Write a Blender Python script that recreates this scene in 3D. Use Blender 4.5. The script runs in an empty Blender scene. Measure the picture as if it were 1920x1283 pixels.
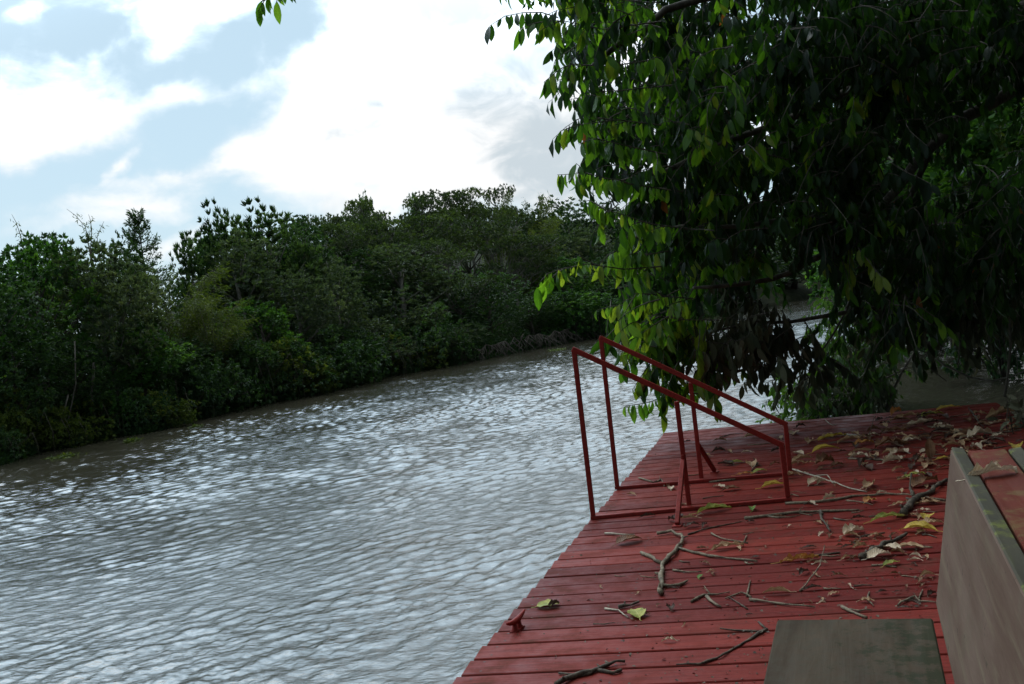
import bpy, math, random
import numpy as np
from mathutils import Vector, Matrix, Quaternion, noise as mnoise

# ------------------------------------------------------------------ camera, sky, sun, exposure
SC = bpy.context.scene
R = math.radians
W_, H_, FPX = 1920.0, 1283.0, 1900.0
EYE = 1.35                       # eye above the deck (deck top = z 0)
WATER = -1.6                     # river surface
ROLL, PITCH = R(6.9), R(2.28)
F_ = Vector((0, math.cos(PITCH), -math.sin(PITCH)))
U0 = Vector((0, math.sin(PITCH), math.cos(PITCH)))
RT = Vector((1, 0, 0)) * math.cos(ROLL) - U0 * math.sin(ROLL)
UP = Vector((1, 0, 0)) * math.sin(ROLL) + U0 * math.cos(ROLL)
CAM = Vector((0, 0, EYE))

cd = bpy.data.cameras.new('camera')
cam = bpy.data.objects.new('camera', cd)
SC.collection.objects.link(cam)
cd.sensor_width = 36.0
cd.lens = 36.0 * FPX / W_
cd.clip_start = 0.05
cd.clip_end = 3000
m = Matrix((RT, UP, -F_)).transposed().to_4x4()
m.translation = CAM
cam.matrix_world = m
SC.camera = cam
cd.dof.use_dof = False

SC.view_settings.view_transform = 'Standard'
SC.view_settings.look = 'None'
SC.view_settings.gamma = 1
SC.view_settings.exposure = -0.55

SUN_AZ, SUN_EL = R(-36), R(54)   # azimuth from +Y towards +X
sd = bpy.data.lights.new('sun', 'SUN')
sd.energy = 0.7
sd.angle = R(24)
sd.color = (1, 0.95, 0.86)
sun = bpy.data.objects.new('sun', sd)
SC.collection.objects.link(sun)
sdir = Vector((math.sin(SUN_AZ) * math.cos(SUN_EL), math.cos(SUN_AZ) * math.cos(SUN_EL), math.sin(SUN_EL)))
sun.rotation_euler = sdir.to_track_quat('Z', 'Y').to_euler()
sun.location = (-10, 10, 30)


def ray(px, py):
    return (F_ + RT * ((px - W_ / 2) / FPX) + UP * ((H_ / 2 - py) / FPX))


def P(px, py, z=0.0):
    """where the sight line through a photo point meets the height z"""
    r = ray(px, py)
    return CAM + r * ((z - EYE) / r.z)


def PD(px, py, d):
    """point at ground distance d (along +Y) on that sight line"""
    r = ray(px, py)
    return CAM + r * (d / r.y)


def azel(px, py):
    r = ray(px, py)
    return math.atan2(r.x, r.y), math.atan2(r.z, math.hypot(r.x, r.y))


# ---- world
world = bpy.data.worlds.new('World')
SC.world = world
world.use_nodes = True
nt = world.node_tree
nt.nodes.clear()


def N(nt, typ, **kw):
    n = nt.nodes.new(typ)
    for k, v in kw.items():
        if k == 'inp':
            for a, b in v.items():
                n.inputs[a].default_value = b
        else:
            setattr(n, k, v)
    return n


def mathn(nt, op, a, b=None, c=None, clamp=False):
    n = nt.nodes.new('ShaderNodeMath')
    n.operation = op
    n.use_clamp = clamp
    for i, v in enumerate((a, b, c)):
        if v is None:
            continue
        if isinstance(v, (int, float)):
            n.inputs[i].default_value = v
        else:
            nt.links.new(v, n.inputs[i])
    return n.outputs[0]


def mapr(nt, v, a, b, c=0.0, d=1.0, smooth=True):
    n = nt.nodes.new('ShaderNodeMapRange')
    n.interpolation_type = 'SMOOTHSTEP' if smooth else 'LINEAR'
    nt.links.new(v, n.inputs[0])
    for i, x in enumerate((a, b, c, d)):
        n.inputs[i + 1].default_value = x
    return n.outputs[0]


def mixc(nt, f, a, b, mode='MIX'):
    n = nt.nodes.new('ShaderNodeMix')
    n.data_type = 'RGBA'
    n.blend_type = mode
    for s, v in ((n.inputs[0], f), (n.inputs[6], a), (n.inputs[7], b)):
        if isinstance(v, (int, float)):
            s.default_value = v
        elif isinstance(v, tuple):
            s.default_value = v if len(v) == 4 else v + (1,)
        else:
            nt.links.new(v, s)
    return n.outputs[2]


def build_world():
    tc = N(nt, 'ShaderNodeTexCoord')
    sky = N(nt, 'ShaderNodeTexSky')
    sky.sky_type = 'NISHITA'
    sky.sun_disc = False
    sky.sun_elevation = SUN_EL
    sky.sun_rotation = SUN_AZ
    sky.air_density = 1.0
    sky.dust_density = 1.5
    sky.ozone_density = 1.5
    sep = N(nt, 'ShaderNodeSeparateXYZ')
    nt.links.new(tc.outputs['Generated'], sep.inputs[0])
    x, y, z = sep.outputs
    az = mathn(nt, 'ARCTAN2', x, y)
    el = mathn(nt, 'ARCSINE', z)
    # warp the az/el plane a little with noise so cloud edges billow
    wn = N(nt, 'ShaderNodeTexNoise', inp={'Scale': 7.0, 'Detail': 5.0, 'Roughness': 0.6})
    nt.links.new(tc.outputs['Generated'], wn.inputs['Vector'])
    wv = N(nt, 'ShaderNodeVectorMath', operation='MULTIPLY_ADD')
    nt.links.new(wn.outputs['Color'], wv.inputs[0])
    wv.inputs[1].default_value = (0.12, 0.07, 0)
    cmb = N(nt, 'ShaderNodeCombineXYZ')
    nt.links.new(az, cmb.inputs[0])
    nt.links.new(mathn(nt, 'ADD', el, 0.0), cmb.inputs[1])
    off = N(nt, 'ShaderNodeVectorMath', operation='SUBTRACT')
    nt.links.new(cmb.outputs[0], off.inputs[0])
    off.inputs[1].default_value = (0.06, 0.035, 0)
    nt.links.new(off.outputs[0], wv.inputs[2])
    P2 = wv.outputs[0]

    def blobs(lst):
        acc = None
        for (px, py, rx, ry, rot, w) in lst:
            a, e = azel(px, py)
            mp = N(nt, 'ShaderNodeMapping', vector_type='TEXTURE')
            mp.inputs['Location'].default_value = (a, e, 0)
            mp.inputs['Rotation'].default_value = (0, 0, R(rot) - ROLL)
            mp.inputs['Scale'].default_value = (rx / FPX, ry / FPX, 1)
            nt.links.new(P2, mp.inputs[0])
            g = N(nt, 'ShaderNodeTexGradient', gradient_type='SPHERICAL')
            nt.links.new(mp.outputs[0], g.inputs[0])
            acc = mathn(nt, 'MULTIPLY_ADD', g.outputs['Fac'], w, acc if acc is not None else 0.0)
        return acc

    white = blobs([
        (790, 170, 400, 230, 14, 1.9), (1000, 60, 360, 260, 0, 1.7), (560, 250, 300, 80, 28, 1.1), (680, 90, 200, 120, 40, .8),
        (880, 330, 420, 90, 8, 1.5), (560, 290, 130, 40, 25, .7), (1150, 250, 320, 300, 0, 2.0), (640, 260, 240, 90, 15, .7),
        (50, 200, 260, 120, -18, 1.7), (0, 270, 150, 70, 40, .9), (130, 110, 130, 50, -30, .7), (350, 30, 200, 80, 25, 1.0), (300, 120, 60, 30, 20, .6), (480, 0, 170, 60, 0, .7),
        (330, 190, 240, 34, 14, 1.0), (340, 155, 110, 26, 25, .7), (250, 370, 260, 44, 9, 1.25), (205, 308, 50, 16, 40, .95), (330, 318, 240, 16, 10, .5),
        (150, 415, 240, 24, 8, .6), (310, 455, 130, 30, 8, 1.1), (400, 410, 120, 20, 18, .7), (40, 22, 80, 20, 10, .5),
        (560, 60, 90, 50, 50, -1.0), (180, 300, 260, 45, 15, -.7), (450, 340, 190, 34, 18, -.7), (270, 120, 80, 40, 0, -.3),
        (130, 60, 140, 40, 15, -.7), (430, 110, 70, 50, 60, -.7)])
    nz = N(nt, 'ShaderNodeTexNoise', inp={'Scale': 11.0, 'Detail': 12.0, 'Roughness': 0.6, 'Distortion': 0.25})
    mp = N(nt, 'ShaderNodeMapping')
    mp.inputs['Scale'].default_value = (1, 1, 1.7)
    nt.links.new(tc.outputs['Generated'], mp.inputs[0])
    nt.links.new(mp.outputs[0], nz.inputs['Vector'])
    nb = N(nt, 'ShaderNodeTexNoise', inp={'Scale': 2.2, 'Detail': 6.0, 'Roughness': 0.55})
    nt.links.new(mp.outputs[0], nb.inputs['Vector'])
    # broken cloud elsewhere on the dome (away from what the photograph frames)
    a0, e0 = azel(500, 250)
    away = mathn(nt, 'ADD', mathn(nt, 'ABSOLUTE', mathn(nt, 'SUBTRACT', az, a0)), mathn(nt, 'MULTIPLY', mathn(nt, 'ABSOLUTE', mathn(nt, 'SUBTRACT', el, e0)), 2.0))
    aw = mapr(nt, away, 0.42, 0.9)
    gen = mathn(nt, 'MULTIPLY', aw, mapr(nt, nb.outputs['Fac'], 0.34, 0.60, 0, 1.4))
    gen = mathn(nt, 'MULTIPLY', gen, mapr(nt, az, -.45, .05, .45, 1))      # clearer toward the left of the view
    dens = mathn(nt, 'ADD', white, gen)
    dens = mathn(nt, 'ADD', dens, mathn(nt, 'MULTIPLY_ADD', nz.outputs['Fac'], 2.4, -1.2))
    cov = mathn(nt, 'POWER', mapr(nt, dens, -0.02, 1.40), 1.6)
    # cloud light: bright tops, blue-grey thick parts
    grey = blobs([(1010, 280, 200, 110, -15, .55), (1180, 330, 260, 200, 0, .7), (850, 10, 150, 70, 10, .8), (690, 200, 120, 24, 0, .35),
                  (640, 240, 120, 30, 0, .3), (920, 150, 120, 90, 30, .4), (1080, 130, 120, 160, 0, .5), (900, 370, 200, 30, 0, .3), (60, 170, 140, 30, 0, .25)])
    gz = N(nt, 'ShaderNodeTexNoise', inp={'Scale': 16.0, 'Detail': 9.0, 'Roughness': 0.58, 'Distortion': 0.6})
    nt.links.new(mp.outputs[0], gz.inputs['Vector'])
    gn = mathn(nt, 'MULTIPLY_ADD', gz.outputs['Fac'], 2.6, -1.3)
    gg = mapr(nt, mathn(nt, 'MULTIPLY', mathn(nt, 'ADD', mathn(nt, 'ADD', grey, gn), .25), mapr(nt, grey, .0, .4, .5, 1)), 0.05, 1.0)
    gg = mathn(nt, 'MAXIMUM', gg, mathn(nt, 'MULTIPLY', aw, mapr(nt, nb.outputs['Fac'], 0.5, 0.75, 0, .8)))
    cloudc = mixc(nt, gg, (1.60, 1.60, 1.60), (0.90, 1.02, 1.10))
    # the veiled sun brightens the clouds round it
    dt = N(nt, 'ShaderNodeVectorMath', operation='DOT_PRODUCT')
    nt.links.new(tc.outputs['Generated'], dt.inputs[0])
    dt.inputs[1].default_value = tuple(sdir)
    glow = mapr(nt, dt.outputs['Value'], 0.70, 1.0, 1.0, 4.5)
    cloudc = mixc(nt, 1.0, cloudc, glow, 'MULTIPLY')
    # cloud is thinner and brighter half way up, toward the sun
    band = mathn(nt, 'MULTIPLY', mapr(nt, el, R(9), R(26), 0, 1), mapr(nt, el, R(45), R(65), 1, 0))
    band = mathn(nt, 'MULTIPLY', band, mapr(nt, y, .3, .8, 0, 1))
    bandf = mixc(nt, band, (1.0, 1.0, 1.0), (2.45, 2.95, 3.35))
    cloudc = mixc(nt, 1.0, cloudc, bandf, 'MULTIPLY')
    # dimmer sky behind the viewer
    back = mapr(nt, y, -0.5, 0.6, 0.18, 1.0)
    cloudc = mixc(nt, 1.0, cloudc, back, 'MULTIPLY')
    sk = N(nt, 'ShaderNodeVectorMath', operation='SCALE')
    nt.links.new(sky.outputs[0], sk.inputs[0])
    sk.inputs['Scale'].default_value = 1.0
    # the cloud colours are in picture units: bring them to the sky's own scale before the 0.1 strength
    cl = N(nt, 'ShaderNodeVectorMath', operation='SCALE')
    nt.links.new(cloudc, cl.inputs[0])
    cl.inputs['Scale'].default_value = 10.0
    thin = mixc(nt, 0.6, sk.outputs[0], (11.0, 15.0, 17.4))     # thin high veil over the blue
    thin = mixc(nt, 1.0, thin, mapr(nt, dt.outputs['Value'], 0.76, 1.0, 1.0, 3.5), 'MULTIPLY')
    thin = mixc(nt, 1.0, thin, mathn(nt, 'MULTIPLY_ADD', mathn(nt, 'MULTIPLY', band, mapr(nt, el, R(17), R(28), 0, 1)), 1.3, 1.0), 'MULTIPLY')
    col = mixc(nt, cov, thin, cl.outputs[0])
    bg = N(nt, 'ShaderNodeBackground', inp={'Strength': 0.1})
    nt.links.new(col, bg.inputs[0])
    out = N(nt, 'ShaderNodeOutputWorld')
    nt.links.new(bg.outputs[0], out.inputs[0])


build_world()

# ------------------------------------------------------------------ helpers
rng = np.random.default_rng(7)
random.seed(7)
COL = SC.collection


def tag(o, label=None, cat=None, group=None, kind=None):
    if label: o['label'] = label
    if cat: o['category'] = cat
    if group: o['group'] = group
    if kind: o['kind'] = kind
    return o


def empty(name, loc, label=None, cat=None, group=None, rz=0):
    o = bpy.data.objects.new(name, None)
    COL.objects.link(o)
    o.location = loc
    o.rotation_euler = (0, 0, rz)
    o.empty_display_size = .2
    return tag(o, label, cat, group)


def link(name, me, mat=None, parent=None):
    o = bpy.data.objects.new(name, me)
    if mat is not None:
        me.materials.append(mat)
    COL.objects.link(o)
    if parent is not None:
        o.parent = parent
    return o


def mesh_np(name, V, F, tint=None, uv=None, smooth=False):
    """V (n,3); F (m,4) quads; tint per vertex (n,) or (n,3); uv per vertex (n,2)"""
    V = np.ascontiguousarray(V, dtype=np.float32)
    F = np.ascontiguousarray(F, dtype=np.int32)
    me = bpy.data.meshes.new(name)
    me.vertices.add(len(V))
    me.vertices.foreach_set('co', V.ravel())
    k = F.shape[1]
    me.loops.add(F.size)
    me.loops.foreach_set('vertex_index', F.ravel())
    me.polygons.add(len(F))
    me.polygons.foreach_set('loop_start', np.arange(0, F.size, k, dtype=np.int32))
    me.polygons.foreach_set('loop_total', np.full(len(F), k, dtype=np.int32))
    if smooth:
        me.polygons.foreach_set('use_smooth', np.ones(len(F), dtype=bool))
    me.update(calc_edges=True)
    if tint is not None:
        tint = np.asarray(tint, dtype=np.float32)
        if tint.ndim == 1:
            tint = np.stack([tint, tint, tint], 1)
        c = np.ones((len(V), 4), dtype=np.float32)
        c[:, :3] = tint
        at = me.color_attributes.new('tint', 'FLOAT_COLOR', 'POINT')
        at.data.foreach_set('color', c.ravel())
    if uv is not None:
        ul = me.uv_layers.new(name='UVMap')
        ul.data.foreach_set('uv', np.asarray(uv, dtype=np.float32)[F.ravel()].ravel())
    return me


class MB:
    """collects simple solids into one mesh"""
    def __init__(s):
        s.v, s.f, s.t = [], [], []

    def add(s, vs, fs, t=0.5):
        b = len(s.v)
        s.v += [tuple(v) for v in vs]
        s.f += [tuple(i + b for i in f) for f in fs]
        s.t += [t] * len(vs)

    def box(s, c, d, M=None, ch=0.0, t=0.5):
        """chamfered box; c centre, d full size"""
        x, y, z = d[0] / 2, d[1] / 2, d[2] / 2
        if ch <= 0:
            vs = [(a * x, b * y, e * z) for a in (-1, 1) for b in (-1, 1) for e in (-1, 1)]
            fs = [(0, 1, 3, 2), (4, 6, 7, 5), (0, 4, 5, 1), (2, 3, 7, 6), (0, 2, 6, 4), (1, 5, 7, 3)]
        else:
            vs = []
            idx = {}
            for a in (-1, 1):
                for b in (-1, 1):
                    for e in (-1, 1):
                        for k in range(3):
                            q = [a * x, b * y, e * z]
                            for j in range(3):
                                if j != k:
                                    q[j] -= (a, b, e)[j] * ch
                            idx[(a, b, e, k)] = len(vs)
                            vs.append(tuple(q))
            fs = []
            for k in range(3):
                o1, o2 = [j for j in range(3) if j != k]
                for sg in (-1, 1):
                    q = []
                    for (p, r) in ((-1, -1), (1, -1), (1, 1), (-1, 1)):
                        key = [0, 0, 0]
                        key[k] = sg; key[o1] = p; key[o2] = r
                        q.append(idx[(key[0], key[1], key[2], k)])
                    fs.append(tuple(q))
            for k in range(3):          # edge strips along axis k
                o1, o2 = [j for j in range(3) if j != k]
                for p in (-1, 1):
                    for r in (-1, 1):
                        def g(sg, kk):
                            key = [0, 0, 0]
                            key[k] = sg; key[o1] = p; key[o2] = r
                            return idx[(key[0], key[1], key[2], kk)]
                        fs.append((g(-1, o1), g(1, o1), g(1, o2), g(-1, o2)))
            for a in (-1, 1):
                for b in (-1, 1):
                    for e in (-1, 1):
                        fs.append(tuple(idx[(a, b, e, k)] for k in range(3)))
        c = Vector(c)
        out = []
        for v in vs:
            v = Vector(v)
            if M is not None:
                v = M @ v
            out.append(v + c)
        s.add(out, fs, t)

    def bar(s, a, b, w, h=None, up=(0, 0, 1), ch=0.0, t=.5):
        """square bar between two points"""
        a, b = Vector(a), Vector(b)
        h = h or w
        d = (b - a)
        L = d.length
        d.normalize()
        up = Vector(up)
        if abs(d.dot(up)) > .98:
            up = Vector((0, 1, 0))
        x = d.cross(up).normalized()
        z = x.cross(d)
        M = Matrix((d, x, z)).transposed()
        s.box((a + b) / 2, (L, w, h), M, ch, t)

    def tube(s, pts, rad, n=6, t=.5, cap=True):
        pts = [Vector(p) for p in pts]
        if not hasattr(rad, '__len__'):
            rad = [rad] * len(pts)
        b = len(s.v)
        ref = Vector((0.3, 0.2, 0.93))
        ring = []
        for i, p in enumerate(pts):
            d = (pts[min(i + 1, len(pts) - 1)] - pts[max(i - 1, 0)])
            if d.length < 1e-9:
                d = Vector((0, 0, 1))
            d.normalize()
            x = d.cross(ref)
            if x.length < .05:
                x = d.cross(Vector((1, 0, 0)))
            x.normalize()
            y = d.cross(x)
            for k in range(n):
                a = 2 * math.pi * k / n
                s.v.append(tuple(p + (x * math.cos(a) + y * math.sin(a)) * rad[i]))
                s.t.append(t)
        for i in range(len(pts) - 1):
            for k in range(n):
                k2 = (k + 1) % n
                s.f.append((b + i * n + k, b + i * n + k2, b + (i + 1) * n + k2, b + (i + 1) * n + k))
        if cap:
            s.f.append(tuple(b + k for k in range(n))[::-1])
            s.f.append(tuple(b + (len(pts) - 1) * n + k for k in range(n)))

    def build(s, name, mat=None, parent=None, smooth=False):
        me = bpy.data.meshes.new(name)
        me.from_pydata(s.v, [], s.f)
        if smooth:
            me.polygons.foreach_set('use_smooth', [True] * len(me.polygons))
        at = me.color_attributes.new('tint', 'FLOAT_COLOR', 'POINT')
        c = np.ones((len(s.v), 4), dtype=np.float32)
        c[:, :3] = np.array(s.t, dtype=np.float32)[:, None]
        at.data.foreach_set('color', c.ravel())
        me.update()
        return link(name, me, mat, parent)


# ------------------------------------------------------------------ materials
MATS = {}


def newmat(name):
    mt = bpy.data.materials.new(name)
    mt.use_nodes = True
    t = mt.node_tree
    t.nodes.clear()
    out = t.nodes.new('ShaderNodeOutputMaterial')
    bs = t.nodes.new('ShaderNodeBsdfPrincipled')
    t.links.new(bs.outputs[0], out.inputs[0])
    MATS[name] = mt
    return mt, t, bs, out


def attr_tint(t):
    a = t.nodes.new('ShaderNodeAttribute')
    a.attribute_name = 'tint'
    return a


def coords(t, scale=(1, 1, 1), kind='Object'):
    tc = t.nodes.new('ShaderNodeTexCoord')
    mp = t.nodes.new('ShaderNodeMapping')
    mp.inputs['Scale'].default_value = scale
    t.links.new(tc.outputs[kind], mp.inputs[0])
    return mp.outputs[0]


def noise(t, vec, scale, detail=4, rough=.55, dist=0):
    n = N(t, 'ShaderNodeTexNoise', inp={'Scale': scale, 'Detail': detail, 'Roughness': rough, 'Distortion': dist})
    t.links.new(vec, n.inputs['Vector'])
    return n.outputs['Fac']


def bump(t, bs, h, strength=.3, dist=.01, prev=None):
    b = N(t, 'ShaderNodeBump', inp={'Strength': strength, 'Distance': dist})
    t.links.new(h, b.inputs['Height'])
    if prev is not None:
        t.links.new(prev, b.inputs['Normal'])
    if bs is not None:
        t.links.new(b.outputs[0], bs.inputs['Normal'])
    return b.outputs[0]


def leaf_mat(name, ramp, rough=.45, trans=.35, veins=False, spec=.32, tcol=None):
    """ramp: list of (pos, colour) read by the per-leaf tint"""
    mt, t, bs, out = newmat(name)
    a = attr_tint(t)
    r = t.nodes.new('ShaderNodeValToRGB')
    el = r.color_ramp.elements
    while len(el) < len(ramp):
        el.new(.5)
    for e, (p, c) in zip(el, ramp):
        e.position = p
        e.color = c + (1,)
    s = t.nodes.new('ShaderNodeSeparateColor')
    t.links.new(a.outputs['Color'], s.inputs[0])
    t.links.new(s.outputs[0], r.inputs[0])
    col = r.outputs[0]
    if veins:
        u = t.nodes.new('ShaderNodeUVMap')
        sp = t.nodes.new('ShaderNodeSeparateXYZ')
        t.links.new(u.outputs[0], sp.inputs[0])
        au = mathn(t, 'ABSOLUTE', mathn(t, 'SUBTRACT', sp.outputs[0], .5))
        mid = mapr(t, au, 0.0, 0.045, 1, 0)
        lat = mathn(t, 'SINE', mathn(t, 'MULTIPLY', mathn(t, 'SUBTRACT', sp.outputs[1], mathn(t, 'MULTIPLY', au, .45)), 62))
        vh = mathn(t, 'MAXIMUM', mid, mathn(t, 'MULTIPLY', mapr(t, lat, .55, 1), .4))
        col = mixc(t, mathn(t, 'MULTIPLY', vh, .38), col, mixc(t, 1.0, col, (2.2, 2.0, 1.6), 'MULTIPLY'))
        nz = noise(t, coords(t), 22, 3)
        col = mixc(t, mapr(t, nz, .3, .7, 0, .45), col, mixc(t, 1.0, col, (.62, .68, .6), 'MULTIPLY'))
        bump(t, bs, lat, .35, .002)
    t.links.new(col, bs.inputs['Base Color'])
    bs.inputs['Roughness'].default_value = rough
    bs.inputs['Specular IOR Level'].default_value = spec
    if trans > 0:
        tr = t.nodes.new('ShaderNodeBsdfTranslucent')
        tcc = mixc(t, 1.0, col, tcol or (1.9, 2.0, .7), 'MULTIPLY')
        t.links.new(tcc, tr.inputs[0])
        mx = t.nodes.new('ShaderNodeMixShader')
        mx.inputs[0].default_value = trans
        t.links.new(bs.outputs[0], mx.inputs[1])
        t.links.new(tr.outputs[0], mx.inputs[2])
        t.links.new(mx.outputs[0], out.inputs[0])
    return mt


def simple_mat(name, c1, c2, scale=8, rough=.8, bmp=.3, dist=.01, stretch=(1, 1, 1), spec=.3):
    mt, t, bs, out = newmat(name)
    v = coords(t, stretch)
    n1 = noise(t, v, scale, 6)
    n2 = noise(t, v, scale * 4.3, 4)
    f = mathn(t, 'MULTIPLY_ADD', n2, .4, mathn(t, 'MULTIPLY', n1, .6))
    t.links.new(mixc(t, mapr(t, f, .38, .62), c1, c2), bs.inputs['Base Color'])
    bs.inputs['Roughness'].default_value = rough
    bs.inputs['Specular IOR Level'].default_value = spec
    bump(t, bs, f, bmp, dist)
    return mt


leafM = leaf_mat('tree_leaf_green', [(0, (.007, .018, .007)), (.4, (.013, .036, .009)), (.75, (.050, .125, .014)), (.93, (.14, .25, .03)), (.965, (.16, .05, .02)), (1, (.22, .075, .03))], .34, .46, True)
mudleafM = leaf_mat('silty_leaf', [(0, (.028, .036, .018)), (.5, (.065, .070, .038)), (1, (.15, .14, .09))], .75, .12, True, .2, (1.2, 1.1, .9))
bushleafM = leaf_mat('bush_leaf', [(0, (.010, .025, .008)), (.5, (.030, .068, .012)), (1, (.075, .14, .018))], .45, .35, False)
yleafM = leaf_mat('yellow_green_leaf', [(0, (.03, .065, .015)), (.5, (.08, .13, .02)), (1, (.17, .22, .035))], .45, .4, False)
darkM = leaf_mat('far_leaf_dark', [(0, (.013, .034, .012)), (.6, (.032, .068, .022)), (1, (.072, .12, .04))], .62, .28, False, .25)
hillM = leaf_mat('far_leaf_hill', [(0, (.018, .034, .013)), (.6, (.042, .065, .025)), (1, (.080, .115, .036))], .62, .28, False, .22)
greyM = leaf_mat('far_leaf_grey', [(0, (.032, .052, .030)), (.6, (.065, .092, .052)), (1, (.12, .145, .08))], .6, .25, False, .25)
freshM = leaf_mat('far_leaf_fresh', [(0, (.018, .05, .014)), (.6, (.04, .10, .02)), (1, (.08, .16, .025))], .65, .32, False, .15)
oliveM = leaf_mat('far_leaf_olive', [(0, (.03, .045, .012)), (.6, (.06, .085, .018)), (1, (.11, .135, .025))], .65, .32, False, .15)
barkM = simple_mat('bark', (.035, .027, .02), (.10, .085, .065), 9, .85, .5, .02, (1, 1, .35))
palebarkM = simple_mat('pale_bark', (.075, .065, .05), (.18, .165, .135), 9, .85, .4, .02, (1, 1, .35))
soilM = simple_mat('bank_soil', (.010, .013, .006), (.026, .028, .014), 1.2, .95, .6, .15, (1, 1, 1), .03)
vineM = simple_mat('vine', (.07, .06, .04), (.2, .17, .12), 5, .8, .2)


# ------------------------------------------------------------------ leaf geometry (vectorised)
def leaf_tpl(k=4, W=.40, curve=.35, fold=.22, tip=.22):
    """leaf of length 1 along +Y, normal +Z; 3 verts per station"""
    V, UV, F = [], [], []
    for i in range(k + 1):
        s = i / k
        w = W * .5 * (math.sin(math.pi * min(1, s * .93 + .03)) ** .75) * (1 - .55 * max(0, s - .72) / .28)
        if i == k: w = .004
        if i == 0: w = .01
        y = math.sin(s * curve) / curve if curve else s
        z = -(1 - math.cos(s * curve)) / curve if curve else 0
        V += [(-w, y, z + fold * w), (0, y, z), (w, y, z + fold * w)]
        UV += [(0, s), (.5, s), (1, s)]
        if i:
            b = (i - 1) * 3
            F += [(b, b + 1, b + 4, b + 3), (b + 1, b + 2, b + 5, b + 4)]
    return np.array(V, float), np.array(F), np.array(UV, float)


def diamond_tpl(W=.42):
    V = np.array([(0, 0, 0), (W / 2, .45, .04), (0, 1, -.12), (-W / 2, .45, .04)], float)
    F = np.array([(0, 1, 2, 3)])
    return V, F, V[:, :2] + (.5, 0)


def frames(d, n):
    """rotation matrices with +Y = d and +Z ~ n"""
    d = d / np.linalg.norm(d, axis=1, keepdims=True)
    x = np.cross(d, n)
    x /= np.linalg.norm(x, axis=1, keepdims=True) + 1e-9
    z = np.cross(x, d)
    return np.stack([x, d, z], axis=2)       # columns


def leaves(tpl, pos, d, n, size, tint):
    V, F, UV = tpl
    M = frames(d, n)
    P_ = pos[:, None, :] + size[:, None, None] * np.einsum('nij,vj->nvi', M, V)
    nv = len(V)
    base = (np.arange(len(pos)) * nv)[:, None, None]
    FF = (F[None] + base).reshape(-1, F.shape[1])
    return P_.reshape(-1, 3), FF, np.repeat(tint, nv), np.tile(UV, (len(pos), 1))


def join(parts):
    Vs, Fs, Ts, Us = [], [], [], []
    b = 0
    for (v, f, t, u) in parts:
        Vs.append(v); Fs.append(f + b); Ts.append(t); Us.append(u)
        b += len(v)
    return np.concatenate(Vs), np.concatenate(Fs), np.concatenate(Ts), np.concatenate(Us)


def leaf_mesh(name, parts, mat, parent=None, smooth=True):
    V, F, T, U = join(parts)
    return link(name, mesh_np(name, V, F, T, U, smooth), mat, parent)


def unit(v):
    return v / (np.linalg.norm(v, axis=-1, keepdims=True) + 1e-9)


def rnd_dir(n, g=rng):
    return unit(g.normal(size=(n, 3)))

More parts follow.
